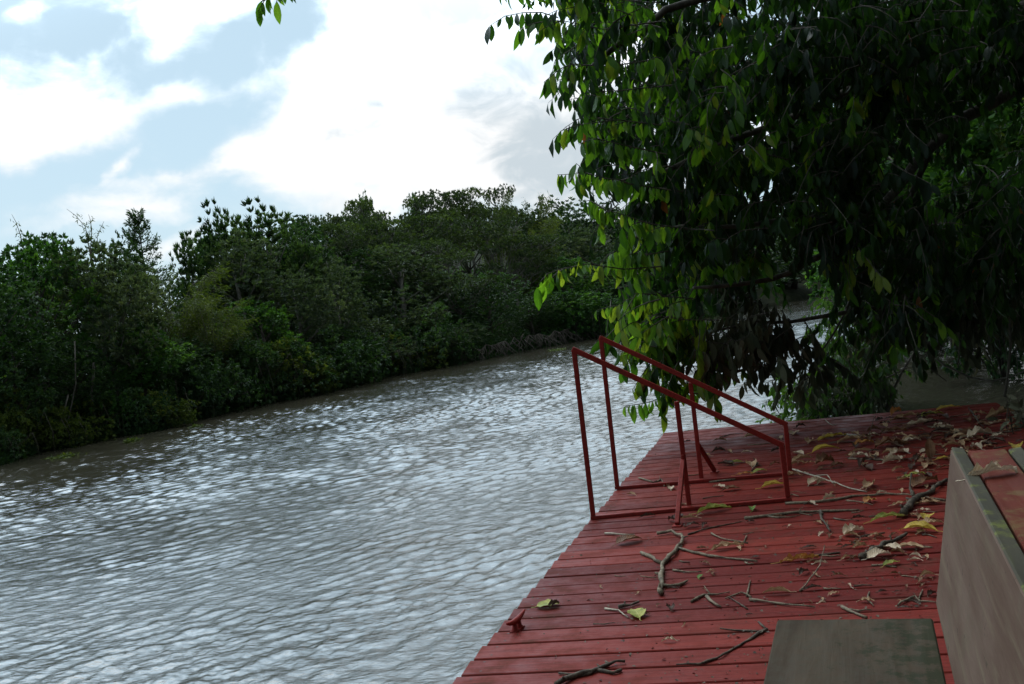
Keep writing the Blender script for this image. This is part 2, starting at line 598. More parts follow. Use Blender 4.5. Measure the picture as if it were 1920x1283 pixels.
# ------------------------------------------------------------------ the river
def build_water():
    mt, t, bs, out = newmat('river_water')
    v = coords(t, (1, 1, 1))
    v1 = N(t, 'ShaderNodeMapping')
    v1.inputs['Rotation'].default_value = (0, 0, R(-38))
    v1.inputs['Scale'].default_value = (1.0, 2.1, 1)
    t.links.new(v, v1.inputs[0])
    n1 = noise(t, v1.outputs[0], 8.0, 7, .55, .4)
    n2 = noise(t, v1.outputs[0], 0.35, 3, .5)
    h = mathn(t, 'MULTIPLY', n1, mapr(t, n2, .3, .7, .6, 1.2))
    bump(t, bs, h, 1.0, .013)
    silt = noise(t, v, .12, 3)
    t.links.new(mixc(t, silt, (.030, .027, .018), (.042, .037, .025)), bs.inputs['Base Color'])
    bs.inputs['Roughness'].default_value = .06
    bs.inputs['IOR'].default_value = 1.48
    bs.inputs['Specular IOR Level'].default_value = .5
    nr, na = 1500, 860
    r = np.concatenate([np.linspace(1.2, 5.2, 90)[:-1], 5.2 * np.exp(np.linspace(0, math.log(36), nr - 89))])
    a = np.linspace(R(-42), R(42), na)
    RR, AA = np.meshgrid(r, a, indexing='ij')
    X = RR * np.sin(AA); Y = RR * np.cos(AA)
    g = np.random.default_rng(3)
    Z = np.zeros_like(X)
    # domain warp so the sines never line up
    wx = .35 * np.sin(X * .31 + 1.3 * np.sin(Y * .23)) + .2 * np.sin(Y * .9 + X * .4)
    wy = .35 * np.sin(Y * .27 + 1.7 * np.sin(X * .19)) + .2 * np.sin(X * .8 - Y * .5)
    gust = .92 + .30 * np.sin(X * .33 + Y * .21 + 1 + np.sin(Y * .3)) * np.sin(Y * .27 - X * .17) + .22 * np.sin(X * .9 - Y * .35 + 2 * np.sin(X * .2)) * np.sin(Y * .7 + X * .3)
    def env():
        # every train of ripples swells and dies over a metre or two
        q = 2 * math.pi / g.uniform(.9, 3.2); t1 = g.random() * 6.28; q2 = 2 * math.pi / g.uniform(1.2, 5.0); t2 = g.random() * 6.28
        e = np.sin(q * (X * math.cos(t1) + Y * math.sin(t1)) + g.random() * 6.28) + np.sin(q2 * (X * math.cos(t2) + Y * math.sin(t2)) + g.random() * 6.28)
        return np.clip(.5 + .55 * e, 0, None)
    for i in range(90):
        wl = .062 * (7.5 ** (g.random() ** 1.3))
        th = R(128) + g.normal() * .72       # travel direction (crests run 38 deg to the view's right)
        k = 2 * math.pi / wl
        amp = .0050 * wl
        ph = g.random() * 6.28
        fade = np.clip(1.8 - RR * .0026 * 3 / wl, 0, 1) * (RR > 4)     # no waves finer than the mesh can hold
        s = np.sin(k * ((X + wx) * math.cos(th) + (Y + wy) * math.sin(th)) + ph)
        Z += amp * fade * env() * (s + .25 * s * s)
    # longer wind waves out in mid river, away from the lee of the dock
    wgt = np.clip((RR - 9) / 22, 0, 1)
    for i in range(48):
        wl = .17 * (3.0 ** g.random())
        th = R(118) + g.normal() * .6
        k = 2 * math.pi / wl
        s = np.sin(k * ((X + wx) * math.cos(th) + (Y + wy) * math.sin(th)) + g.random() * 6.28)
        Z += .0090 * wl * wgt * np.clip(1.8 - RR * .0078 / wl, 0, 1) * env() * (s + .2 * s * s)
    Z = WATER + Z * gust
    V = np.stack([X, Y, Z], -1).reshape(-1, 3)
    i, j = np.meshgrid(np.arange(nr - 1), np.arange(na - 1), indexing='ij')
    b = (i * na + j).ravel()
    F = np.stack([b, b + 1, b + na + 1, b + na], 1)
    # plain sheet to every side, a hand below
    k = len(V)
    V2 = np.array([(-400, -200, WATER - .12), (400, -200, WATER - .12), (400, 600, WATER - .12), (-400, 600, WATER - .12)])
    V = np.concatenate([V, V2]); F = np.concatenate([F, [[k, k + 1, k + 2, k + 3]]])
    o = link('water', mesh_np('water', V, F, smooth=True), mt)
    tag(o, kind='structure')


build_water()


# ------------------------------------------------------------------ far bank: waterline, terrain
bank_px = [(-900, 1075), (-400, 958), (-100, 893), (0, 871), (150, 838), (300, 805), (450, 770), (600, 737), (730, 708), (860, 682), (1000, 656),
           (1100, 637), (1180, 622), (1300, 602), (1450, 574), (1650, 533), (1900, 492), (2200, 448)]
bank = [P(x, y, WATER) for x, y in bank_px]
BA = np.array([math.atan2(p.x, p.y) for p in bank])
BD = np.array([math.hypot(p.x, p.y) for p in bank])


def bank_dist(az):
    return float(np.interp(az, BA, BD)) + .5 * math.sin(az * 41) + .35 * math.sin(az * 97 + 1)


def hill(az, b):
    """ground height b metres behind the far waterline"""
    k = float(np.interp(az, [R(-40), R(-20), R(-14), R(-3), R(8), R(30)], [.04, .055, .14, .165, .135, .11]))
    z = WATER - .25
    z += .55 * min(1, max(0, b) / .6) + .9 * min(1, max(0, b - .6) / 5)
    if b > 5:
        z += k * (b - 5) - (.0012 * (b - 5) ** 2 if b < 60 else 3.6)
    z += .25 * mnoise.noise(Vector((az * 40, b * .25, 0))) * min(1, b)
    return z


def build_far_bank():
    az = np.linspace(R(-52), R(40), 200)
    bs = [-1.5, -.5, -.1, .12, .35, .6, 1, 1.6, 2.5, 4, 6, 9, 13, 18, 25, 34, 45, 60, 90, 140]
    V = []
    for a in az:
        d = bank_dist(a)
        for b in bs:
            r = d + b
            z = hill(a, b) if b > 0 else WATER - .25 + b * .5
            V.append((r * math.sin(a), r * math.cos(a), z))
    nb = len(bs)
    F = [(i * nb + j, i * nb + j + 1, (i + 1) * nb + j + 1, (i + 1) * nb + j) for i in range(len(az) - 1) for j in range(nb - 1)]
    o = link('far_bank_terrain', mesh_np('far_bank_terrain', np.array(V), np.array(F), smooth=True), soilM)
    tag(o, kind='structure')


build_far_bank()


# ------------------------------------------------------------------ tree kinds (each built once, then copied)
def clump_leaves(centres, radii, ntip, nleaf, size, up=.4, W=.42, squash=1.0, g=rng, long=1.0, spread=.9, droop=0.0):
    """leaf rosettes at twig tips over the skin and inside of each clump"""
    out = []
    tips = []
    for c, r in zip(centres, radii):
        n = max(4, int(ntip * (r ** 2)))
        d = rnd_dir(n, g)
        rr = r * (1 - .55 * g.random(n) ** 2.2)[:, None]
        p = c + d * rr * np.array([1, 1, squash])
        p += g.normal(size=p.shape) * r * .07
        base_t = np.clip(.45 + .22 * g.normal() + 0 * rr[:, 0], .1, .9)
        tdir = unit(d + np.array([0, 0, up]) + .4 * rnd_dir(n, g))
        k = nleaf
        P_ = np.repeat(p, k, 0)
        T_ = np.repeat(tdir, k, 0)
        ld = unit(T_ + spread * rnd_dir(n * k, g) - np.array([0, 0, droop]))
        nn = unit(rnd_dir(n * k, g) + np.array([0, 0, .8]))
        sz = size * (.6 + .7 * g.random(n * k)) * long
        tint = np.clip(np.repeat(base_t + .10 * g.normal(size=n), k) + .10 * g.normal(size=n * k), 0, 1)
        out.append(leaves(diamond_tpl(W), P_ + ld * sz[:, None] * .12, ld, nn, sz, tint))
        tips.append(p)
    return out, tips


def tree_proto(kind, seed):
    """a tree about 6 m high standing on z=0, as {part: (mesh, material)}"""
    g = np.random.default_rng(seed)
    rr = random.Random(seed)
    wood = MB()
    C, Rr = [], []
    bark, mat = barkM, darkM
    if kind in ('broad', 'grey', 'fresh', 'spiky'):
        big = kind in ('broad', 'grey')
        n = 15 if big else 24
        for i in range(n):
            h = (i + .5) / n
            z = 1.5 + 4.0 * h
            rad = 2.1 * math.sin(math.pi * min(1, .22 + .72 * h)) * (.55 + .5 * rr.random())
            a = rr.random() * 6.28
            C.append((rad * math.cos(a), rad * math.sin(a), z)); Rr.append((.72 + .55 * rr.random()) if big else (.5 + .42 * rr.random()))
        wood.tube([(0, 0, -.6), (.05, .1, 1.2), (.15, -.1, 2.6), (0, 0, 4.6)], [.16, .13, .10, .04], 7)
        for c in C:
            z0 = max(.9, c[2] - 1.5)
            q = Vector(c)
            s = Vector((.1, 0, z0))
            mid = (s + q) / 2 + Vector((0, 0, -.15))
            wood.tube([s, mid, q], [.05, .035, .012], 5)
        C = np.array(C); Rr = np.array(Rr)
        if kind == 'broad':
            L, tips = clump_leaves(C, Rr, 62, 14, .175, .4, g=g)
        elif kind == 'fresh':
            mat = freshM
            L, tips = clump_leaves(C, Rr, 68, 12, .20, .1, W=.5, g=g, droop=.25)
        elif kind == 'grey':
            mat = greyM; bark = palebarkM
            L, tips = clump_leaves(C, Rr, 52, 17, .21, .9, W=.28, g=g, spread=.75)
        else:
            L, tips = clump_leaves(C, Rr * .95, 44, 18, .27, 1.0, W=.24, g=g, spread=.7)
            bark = palebarkM
    elif kind == 'flat':
        mat = hillM
        bark = palebarkM
        wood.tube([(0, 0, -.6), (.1, 0, 1.4), (.1, .1, 2.6)], [.16, .13, .11], 7)
        for i in range(17):
            a = rr.random() * 6.28
            rad = .5 + 2.9 * rr.random() ** .7
            z = 5.7 - .16 * rad ** 2 + .5 * rr.random() - (1.2 if i % 4 == 0 else 0)
            c = Vector((rad * math.cos(a), rad * math.sin(a), z))
            C.append(tuple(c)); Rr.append(.75 + .45 * rr.random())
            s = Vector((.1, .05, 1.8 + .8 * rr.random()))
            mid = s.lerp(c, .5) + Vector((0, 0, -.25)); m2 = s.lerp(c, .8)
            wood.tube([s, mid, m2, c], [.06, .04, .025, .01], 5)
            for q in range(6):
                a2 = rr.random() * 6.28
                e = c + Vector((math.cos(a2), math.sin(a2), .12)) * Rr[-1] * .9
                wood.tube([m2, m2.lerp(e, .55) + Vector((0, 0, -.05)), e], [.018, .012, .005], 4)
        L, tips = clump_leaves(np.array(C), np.array(Rr), 60, 12, .15, .5, W=.4, squash=.26, g=g)
    elif kind == 'bamboo':
        mat = oliveM
        bark = vineM
        L = []
        for i in range(46):
            a = rr.random() * 6.28
            ln = 4.0 + 3.2 * rr.random()
            lean = .25 + .5 * rr.random()
            pts = []
            for s in np.linspace(0, 1, 9):
                out = .3 + lean * (s * ln) * .35 + 1.1 * s ** 4
                pts.append((out * math.cos(a), out * math.sin(a), ln * (s - .18 * s ** 5)))
            wood.tube(pts, [.022 * (1 - .8 * k / 8) + .003 for k in range(9)], 4)
            pts = np.array(pts)
            n = 150
            s = 8 * (1 - g.random(n) ** 1.6 * .8)
            i0 = np.minimum(s.astype(int), 7)
            p = pts[i0] + (pts[i0 + 1] - pts[i0]) * (s - i0)[:, None] + g.normal(size=(n, 3)) * .16
            d = unit(np.array([math.cos(a), math.sin(a), -.5]) + .9 * rnd_dir(n, g))
            sz = .22 + .16 * g.random(n)
            tint = np.clip(.5 + .2 * g.normal() + .12 * g.normal(size=n), 0, 1)
            L.append(leaves(diamond_tpl(.16), p, d, unit(rnd_dir(n, g) + (0, 0, .5)), sz, tint))
    elif kind == 'tier':
        mat = darkM
        wood.tube([(0, 0, -.5), (.03, 0, 3), (0, .05, 5.9)], [.10, .07, .02], 6)
        L = []
        z = 2.6
        while z < 6.0:
            rad = 1.45 * (1 - ((z - 2.6) / 3.7) ** 1.3) + .15
            for q in range(6):
                a = rr.random() * 6.28
                tipv = Vector((rad * math.cos(a), rad * math.sin(a), z + .25 + .15 * rr.random()))
                s0 = Vector((0, 0, z - .1))
                mid = s0.lerp(tipv, .6) + Vector((0, 0, -.12))
                wood.tube([s0, mid, tipv], [.025, .015, .006], 4)
                n = 60
                s = g.random(n) ** .7
                p = np.array(s0)[None] * (1 - s)[:, None] + np.array(tipv)[None] * s[:, None] + g.normal(size=(n, 3)) * .07
                d = unit(np.array([math.cos(a), math.sin(a), .5]) + .8 * rnd_dir(n, g))
                L.append(leaves(diamond_tpl(.25), p, d, unit(rnd_dir(n, g) + (0, 0, .8)), .12 + .12 * g.random(n), np.clip(.4 + .15 * g.normal(size=n), 0, 1)))
            z += .34
    elif kind in ('shrub', 'shrub_fresh', 'shrub_olive'):
        mat = {'shrub': darkM, 'shrub_fresh': freshM, 'shrub_olive': oliveM}[kind]
        for i in range(16):
            a = rr.random() * 6.28
            rad = 1.7 * rr.random() ** .6
            C.append((rad * math.cos(a), rad * math.sin(a), .35 + 1.6 * rr.random() * (1 - rad / 2.6))); Rr.append(.42 + .35 * rr.random())
            c = Vector(C[-1])
            wood.tube([(0, 0, -.4), c * .5 + Vector((0, 0, .1)), c], [.03, .022, .008], 5)
        for i in range(7):
            a = rr.random() * 6.28
            b = Vector((1.5 * math.cos(a), 1.5 * math.sin(a), 1.2))
            wood.tube([(0, 0, .2), b * .6, b, b + Vector((.2, .1, -.7)), b + Vector((.15, .05, -1.7))], [.014, .014, .012, .01, .005], 4)
        L, tips = clump_leaves(np.array(C), np.array(Rr), 80, 13, .14, .2, W=.42, g=g, droop=.3)
    me = mesh_np('crown', *join(L)[:2], tint=join(L)[2])
    me.materials.append(mat)
    w = wood.build('trunk', bark, None, True)
    wm = w.data
    bpy.data.objects.remove(w)
    return {'crown': me, 'trunk': wm}


PROTO = {}
for kd, seeds in (('broad', (11, 12, 13)), ('grey', (21, 22)), ('fresh', (31, 32)), ('spiky', (41, 42)), ('flat', (51, 52, 53)), ('bamboo', (61, 62)),
                  ('tier', (71,)), ('shrub', (81, 82)), ('shrub_fresh', (83,)), ('shrub_olive', (84,))):
    PROTO[kd] = [tree_proto(kd, s) for s in seeds]


def put_tree(kind, loc, sxy, sz, label, group=None, var=None, cat='tree', name=None):
    pr = PROTO[kind]
    pr = pr[(var if var is not None else random.randrange(99)) % len(pr)]
    nm = name or {'bamboo': 'bamboo_clump', 'tier': 'conifer_tree', 'flat': 'flat_topped_tree'}.get(kind, 'shrub' if 'shrub' in kind else 'broadleaf_tree')
    if 'shrub' in kind: cat = 'shrub'
    if kind == 'bamboo': cat = 'bamboo'
    o = empty(nm, loc, label, cat, group, rz=random.random() * 6.28)
    o.scale = (sxy, sxy, sz)
    for pn in ('trunk', 'crown'):
        c = bpy.data.objects.new({'bamboo': {'trunk': 'culms', 'crown': 'foliage'}}.get(kind, {'trunk': 'stems', 'crown': 'foliage'} if 'shrub' in kind else {}).get(pn, pn), pr[pn])
        COL.objects.link(c)
        c.parent = o
    return o


def far_tree(kind, px, py, b, wpx, label, group=None, var=None, hmin=None):
    """a tree on the far bank whose top stands at photo point (px,py), b metres behind the waterline, crown wpx photo pixels wide"""
    a, e = azel(px, py)
    d = bank_dist(a) + b
    g0 = hill(a, b)
    top = EYE + d * math.tan(e)
    h = max(top - g0, 1.0)
    H0 = 2.3 if 'shrub' in kind else (6.6 if kind == 'bamboo' else 6.1)
    W0 = {'flat': 6.6, 'bamboo': 5.4, 'tier': 2.8}.get(kind, 4.4)
    return put_tree(kind, (d * math.sin(a), d * math.cos(a), g0), wpx / FPX * d / W0, h / H0, label, group, var)


# front rank, left to right: (kind, top px, top py, metres behind waterline, width px, label)
FRONT = [
    ('broad', 150, 466, 11, 150, 'dark tree filling the skyline behind the grey green tree at left'),
    ('broad', 60, 472, 11, 150, 'dark tree filling the skyline behind the far left bamboo'),
    ('broad', 450, 425, 14, 190, 'dark tree filling in behind the two tallest spiky trees'),
    ('broad', 525, 418, 14, 170, 'dark tree on the skyline right of the tallest spiky tree'),
    ('grey', 375, 455, 12, 150, 'greyish tree filling in behind the small spiky dark tree'),
    ('broad', -60, 500, 3, 230, 'dark leafy tree cut by the left edge of the photo'),
    ('fresh', 55, 452, 4, 190, 'tall fresh green tree at far left with thin whips of bamboo above it'),
    ('bamboo', 20, 470, 7, 170, 'feathery bamboo clump at far left behind the fresh green tree'),
    ('grey', 175, 462, 3.2, 210, 'grey green tree with layered leaf tufts and a pale trunk in the left group'),
    ('broad', 95, 445, 8, 170, 'dark round tree on the skyline right of the leftmost bamboo'),
    ('bamboo', 195, 465, 9, 120, 'light bamboo clump on the skyline between two dark trees'),
    ('tier', 258, 412, 7, 100, 'lone tiered conifer standing out against the sky at left'),
    ('broad', 230, 455, 6, 90, 'small dark tree beside the lone tiered conifer'),
    ('bamboo', 300, 478, 5, 200, 'broad olive bamboo clump in the dip of the skyline'),
    ('bamboo', 385, 545, 2.6, 150, 'low yellow green bamboo clump leaning out above the left bank'),
    ('spiky', 350, 438, 9, 90, 'small spiky dark tree at the left end of the tall dark group'),
    ('spiky', 407, 392, 9, 120, 'dark tree with a pointed spiky top right of the skyline dip'),
    ('spiky', 490, 388, 10, 160, 'tallest dark spiky tree of the left skyline'),
    ('grey', 430, 450, 6.5, 200, 'grey green tree with bare pale limbs below the pointed tree'),
    ('grey', 545, 512, 4, 140, 'grey tufted tree on the bank left of centre, paler than its neighbours'),
    ('grey', 618, 500, 4.2, 130, 'grey tufted tree on the bank, right twin of the paler tufted pair'),
    ('broad', 560, 420, 10, 150, 'dark round tree just left of the hill crest'),
    ('fresh', 480, 560, 2.4, 150, 'fresh green low tree leaning over the water below the spiky trees'),
    ('grey', 745, 465, 6, 200, 'wide grey green tree halfway up the bank in the middle'),
    ('flat', 850, 500, 5, 150, 'flat topped tree with bare silvery branches showing, above the mid bank'),
    ('flat', 800, 455, 9, 170, 'flat topped tree with pale limbs left of the silvery branches'),
    ('grey', 700, 600, 1.6, 150, 'low grey leafed tree drooping to the waterline in the middle'),
    ('grey', 810, 575, 1.8, 150, 'rounded grey leafed tree on the waterline right of the drooping one'),
    ('broad', 905, 520, 4, 160, 'dark broad tree on the bank below the silvery branches'),
    ('broad', 640, 610, 2.2, 120, 'dark low tree between the grey tufted pair and the drooping tree'),
    ('flat', 930, 415, 10, 200, 'flat topped tree with long bare branches reaching right'),
    ('bamboo', 975, 400, 13, 130, 'dark green column of climbing leaves and bamboo under the highest crest'),
    ('fresh', 1060, 480, 6, 130, 'bright green small tree right of the bamboo column'),
    ('fresh', 1065, 545, 2.2, 150, 'bright green bushy tree above the muddy bank near the handrail'),
    ('fresh', 1150, 560, 2.2, 130, 'bright green bushy tree partly behind the hanging branch tip'),
    ('broad', 990, 545, 2.6, 110, 'dark round tree on the bank left of the bright bushy pair'),
    ('broad', 1120, 480, 9, 150, 'dark tree on the slope behind the hanging branch tip'),
    ('grey', 1080, 430, 14, 130, 'grey leafed tree on the upper slope beside the overhanging foliage'),
    ('broad', 20, 620, 1.6, 150, 'dark low tree at the waterline at far left'),
    ('broad', 130, 640, 2.0, 130, 'dark low tree below the grey green tree in the left group'),
    ('fresh', 250, 600, 3.0, 150, 'mid green tree under the olive bamboo'),
    ('broad', 330, 640, 2.4, 140, 'dark low tree left of the leaning bamboo above the water'),
    ('broad', 430, 640, 2.0, 140, 'dark low tree under the fresh green leaning tree'),
    ('broad', 540, 640, 2.2, 130, 'dark low tree under the paler tufted pair'),
    ('broad', 870, 610, 2.0, 110, 'dark low tree right of the rounded grey one at the waterline'),
]
# crest and slope
for (px, py, b, w, kd) in [(600, 392, 17, 150, 'flat'), (650, 380, 20, 150, 'flat'), (700, 376, 22, 170, 'flat'), (760, 372, 22, 170, 'flat'), (820, 366, 24, 170, 'flat'),
                           (870, 360, 25, 150, 'flat'), (940, 352, 24, 120, 'flat'), (630, 425, 14, 170, 'flat'), (720, 420, 15, 180, 'flat'),
                           (790, 410, 17, 180, 'flat'), (870, 410, 16, 190, 'flat'), (680, 470, 10, 160, 'broad'), (1010, 375, 22, 130, 'broad'), (1060, 385, 24, 140, 'broad'),
                           (1120, 385, 22, 150, 'broad'), (1180, 390, 22, 160, 'grey'), (1240, 395, 20, 180, 'broad'), (1010, 450, 13, 130, 'broad'), (1180, 460, 12, 150, 'broad'),
                           (590, 470, 9, 130, 'grey'), (960, 470, 8, 140, 'flat'), (1240, 480, 8, 160, 'broad'), (1310, 430, 14, 200, 'broad'), (1400, 400, 16, 220, 'broad'),
                           (1500, 390, 16, 230, 'broad'), (1600, 380, 16, 230, 'broad'), (1350, 500, 5, 200, 'broad'), (1480, 480, 5, 200, 'broad'), (1600, 450, 5, 220, 'broad'), (1720, 380, 8, 260, 'broad')]:
    if kd == 'flat':
        far_tree(kd, px, py, b, w, 'flat topped tree among the close canopy of the far hillside', 'flat topped trees covering the far hill', None)
    else:
        far_tree(kd, px, py, b, w, 'dark leafy tree in the close canopy of the far slope', 'leafy trees covering the far slope', None)
far_tree('bamboo', 905, 338, 24, 90, 'light bamboo clump at the highest point of the far crest', None, 0)
far_tree('bamboo', 1000, 352, 21, 70, 'small bamboo tuft on the crest right of the highest point', None, 1)
far_tree('fresh', 685, 366, 24, 50, 'thin small tree poking above the left part of the crest', None, 0)
far_tree('fresh', 775, 360, 26, 45, 'thin small tree poking above the middle of the crest', None, 1)
for i, t_ in enumerate(FRONT):
    far_tree(*t_)

# waterline shrubs all along, in view
shk = ['shrub', 'shrub_olive', 'shrub', 'shrub', 'shrub', 'shrub_fresh', 'shrub']
i = 0
for a in np.arange(R(-27), R(9), R(.95)):
    if azel(885, 680)[0] < a < azel(1060, 640)[0]: continue
    d = bank_dist(a) + .55 + random.random() * .9
    kd = shk[i % 7] if i not in (3, 4) else 'shrub_olive'
    s = (.45 + .6 * random.random() ** 1.5) * (1 + .012 * (d - 28))
    z = hill(a, .5) - .1
    lab = {'shrub': 'dark green shrub drooping over the far waterline', 'shrub_olive': 'olive green shrub drooping over the far waterline', 'shrub_fresh': 'fresh green shrub drooping over the far waterline'}[kd]
    put_tree(kd, (d * math.sin(a), d * math.cos(a), z), s, s * (.8 + .5 * random.random()), lab, 'shrubs along the far waterline')
    i += 1


def undergrowth():
    g = np.random.default_rng(5)
    n = 150000
    az = g.uniform(R(-34), R(12), n)
    b = 42 * g.random(n) ** 2 + .2
    # clumped
    pos = []
    cl = np.array([mnoise.noise(Vector((x * 60, y * .6, 0))) for x, y in zip(az[::1], b)])
    hgt = np.clip(.35 + b / 40 + .9 * cl + .25 * g.random(n), .02, 1.1) * np.clip(b, .3, 1)
    for a, bb, h in zip(az, b, hgt):
        d = bank_dist(a) + bb
        pos.append((d * math.sin(a), d * math.cos(a), hill(a, bb) + h * g.random()))
    pos = np.array(pos)
    d = unit(rnd_dir(n, g) + (0, -.3, .4))
    me = leaves(diamond_tpl(.4), pos, d, unit(rnd_dir(n, g) + (0, 0, .8)), (.11 + .12 * g.random(n)) * (1 + b / 40), np.clip(.4 + .3 * cl + .12 * g.normal(size=n), 0, 1))
    o = leaf_mesh('undergrowth', [me], darkM, smooth=False)
    tag(o, 'low leafy undergrowth covering the far bank under the trees', 'undergrowth', kind='stuff')


undergrowth()


def whips():
    spots = [((45, 470), (38, 440), (22, 402), 'thin bare bamboo whip above the far left trees'),
             ((168, 470), (160, 425), (125, 392), 'thin arching bamboo whip left of the conifer'),
             ((170, 470), (172, 430), (166, 402), 'thin upright bamboo whip left of the conifer'),
             ((186, 470), (182, 445), (195, 415), 'short thin bamboo whip beside the conifer')]
    for a, b, c, lab in spots:
        d = bank_dist(azel(*a)[0]) + 6
        pts = [PD(*q, d) for q in (a, b, c)]
        base = pts[0].copy(); base.z = hill(azel(*a)[0], 6)
        o = empty('bamboo_whip', base, lab, 'bamboo')
        w = MB()
        loc = [p - base for p in pts]
        loc = [Vector((0, 0, 0)), loc[0], loc[0].lerp(loc[1], .5), loc[1], loc[1].lerp(loc[2], .55) + Vector((.02, 0, .06)), loc[2]]
        w.tube(loc, [.03, .025, .02, .015, .011, .006], 5)
        w.build('culm', vineM, o, True)
        g = np.random.default_rng(int(a[0]))
        n = 46
        s = g.random(n) * 2.6 + 1.6
        L = np.array([tuple(v) for v in loc])
        i0 = np.minimum(s.astype(int), 4)
        p = L[i0] + (L[i0 + 1] - L[i0]) * (s - i0)[:, None] + g.normal(size=(n, 3)) * .09
        leaf_mesh('foliage', [leaves(diamond_tpl(.2), p, unit(rnd_dir(n, g) + (0, 0, -.6)), rnd_dir(n, g), .12 + .1 * g.random(n), g.random(n))], oliveM, o, False)


whips()


def vines():
    """pale lianas and bare leaning stems on the far bank"""
    for pts, lab in [([(176, 680), (174, 720), (172, 760), (168, 800)], 'pale straight tree trunk in the left bank foliage'),
                     ([(140, 640), (142, 720), (128, 790), (112, 830)], 'pale liana hanging to the water at left'),
                     ([(128, 740), (118, 780), (96, 815)], 'thin pale liana beside the longer one at left'),
                     ([(648, 640), (652, 680), (668, 706)], 'pale leaning bare stem above the middle waterline')]:
        a = azel(*pts[0])[0]
        d = bank_dist(a) + .7
        V = [PD(x, y, d * math.cos(a)) for x, y in pts]
        w = MB()
        w.tube([v - V[-1] for v in V], [.05 if 'trunk' in lab else .022] * len(V), 6)
        o = w.build('liana' if 'liana' in lab else 'bare_stem', palebarkM, None, True)
        o.location = V[-1]
        tag(o, lab, 'vine' if 'liana' in lab else 'stem')


vines()

def bank_roots():
    """bare roots and trailing stems over the undercut mud bank"""
    g = np.random.default_rng(17)
    for lab, a0, a1, n in (('pale tangled roots hanging over the muddy bank left of the handrails', azel(870, 680)[0], azel(985, 658)[0], 70),
                           ('brown tangled roots hanging over the muddy bank just left of the handrails', azel(985, 658)[0], azel(1110, 636)[0], 90)):
        am = (a0 + a1) / 2
        d0 = bank_dist(am)
        b = Vector((d0 * math.sin(am), d0 * math.cos(am), WATER))
        w = MB()
        spine = []
        for a in np.linspace(a0, a1, 14):
            d = bank_dist(a) + .35
            spine.append(Vector((d * math.sin(a), d * math.cos(a), WATER + .75 + .12 * g.normal())) - b)
        w.tube(spine, .035, 5)
        for i in range(n):
            k = int(g.integers(0, 13)); p = spine[k].lerp(spine[k + 1], g.random())
            q = p + Vector((g.normal() * .35, -.2 - .45 * g.random(), -.35 - .3 * g.random()))
            e = q + Vector((g.normal() * .25, -.1, -.3))
            w.tube([p, p.lerp(q, .5) + Vector((g.normal() * .1, -.05, -.04)), q, e], [.03, .025, .02, .01], 4)
        o = w.build('bank_roots', barkM, None, True)
        o.location = b
        tag(o, lab, 'roots')


bank_roots()

# floating weed rafts near the far waterline
for k, (px, py, w) in enumerate([(640 / 2.567 + 0, 380 + 1143 / 2.567, 12), (300 / 2.567, 380 + 1222 / 2.567, 26), (942 / 2.567, 380 + 1080 / 2.567, 10), (380 + 130, 722, 20), (1043, 656, 14), (245, 828, 8)]):
    c = P(px, py, WATER + .03)
    n = 260
    s = w / FPX * c.y
    p = np.array(c) * 0 + rng.normal(size=(n, 3)) * (s * .5, s * .5, .015)
    p[0] = 0
    p = p * np.minimum(1, 1.6 * s / (np.linalg.norm(p, axis=1) + 1e-6))[:, None]
    L = leaves(diamond_tpl(.6), p, unit(rnd_dir(n) * (1, 1, .4)), unit(rnd_dir(n) * .4 + (0, 0, 1)), .07 + .07 * rng.random(n), np.clip(.5 + .25 * rng.normal(size=n), 0, 1))
    o = leaf_mesh('floating_weed', [L], oliveM, smooth=False)
    o.location = c
    tag(o, ['pale green weed raft floating below the left trees', 'long thin weed raft floating near the left waterline', 'small weed raft floating off the bank left of centre',
            'weed raft floating off the middle waterline', 'green weed raft floating left of the handrails', 'tiny weed raft floating at the left waterline'][k], 'water weed')

# ------------------------------------------------------------------ the dock
DA, DB = P(1245, 812), P(1870, 755)
_u = (DB - DA); DANG = math.atan2(_u.y, _u.x)
DECK_M = Matrix.Translation(DA) @ Matrix.Rotation(DANG, 4, 'Z')
DECK_I = DECK_M.inverted()
_e = DECK_I @ P(845, 1283)
LSL = _e.x / _e.y                       # left edge: x = LSL*y
_w = (DB - DA).length


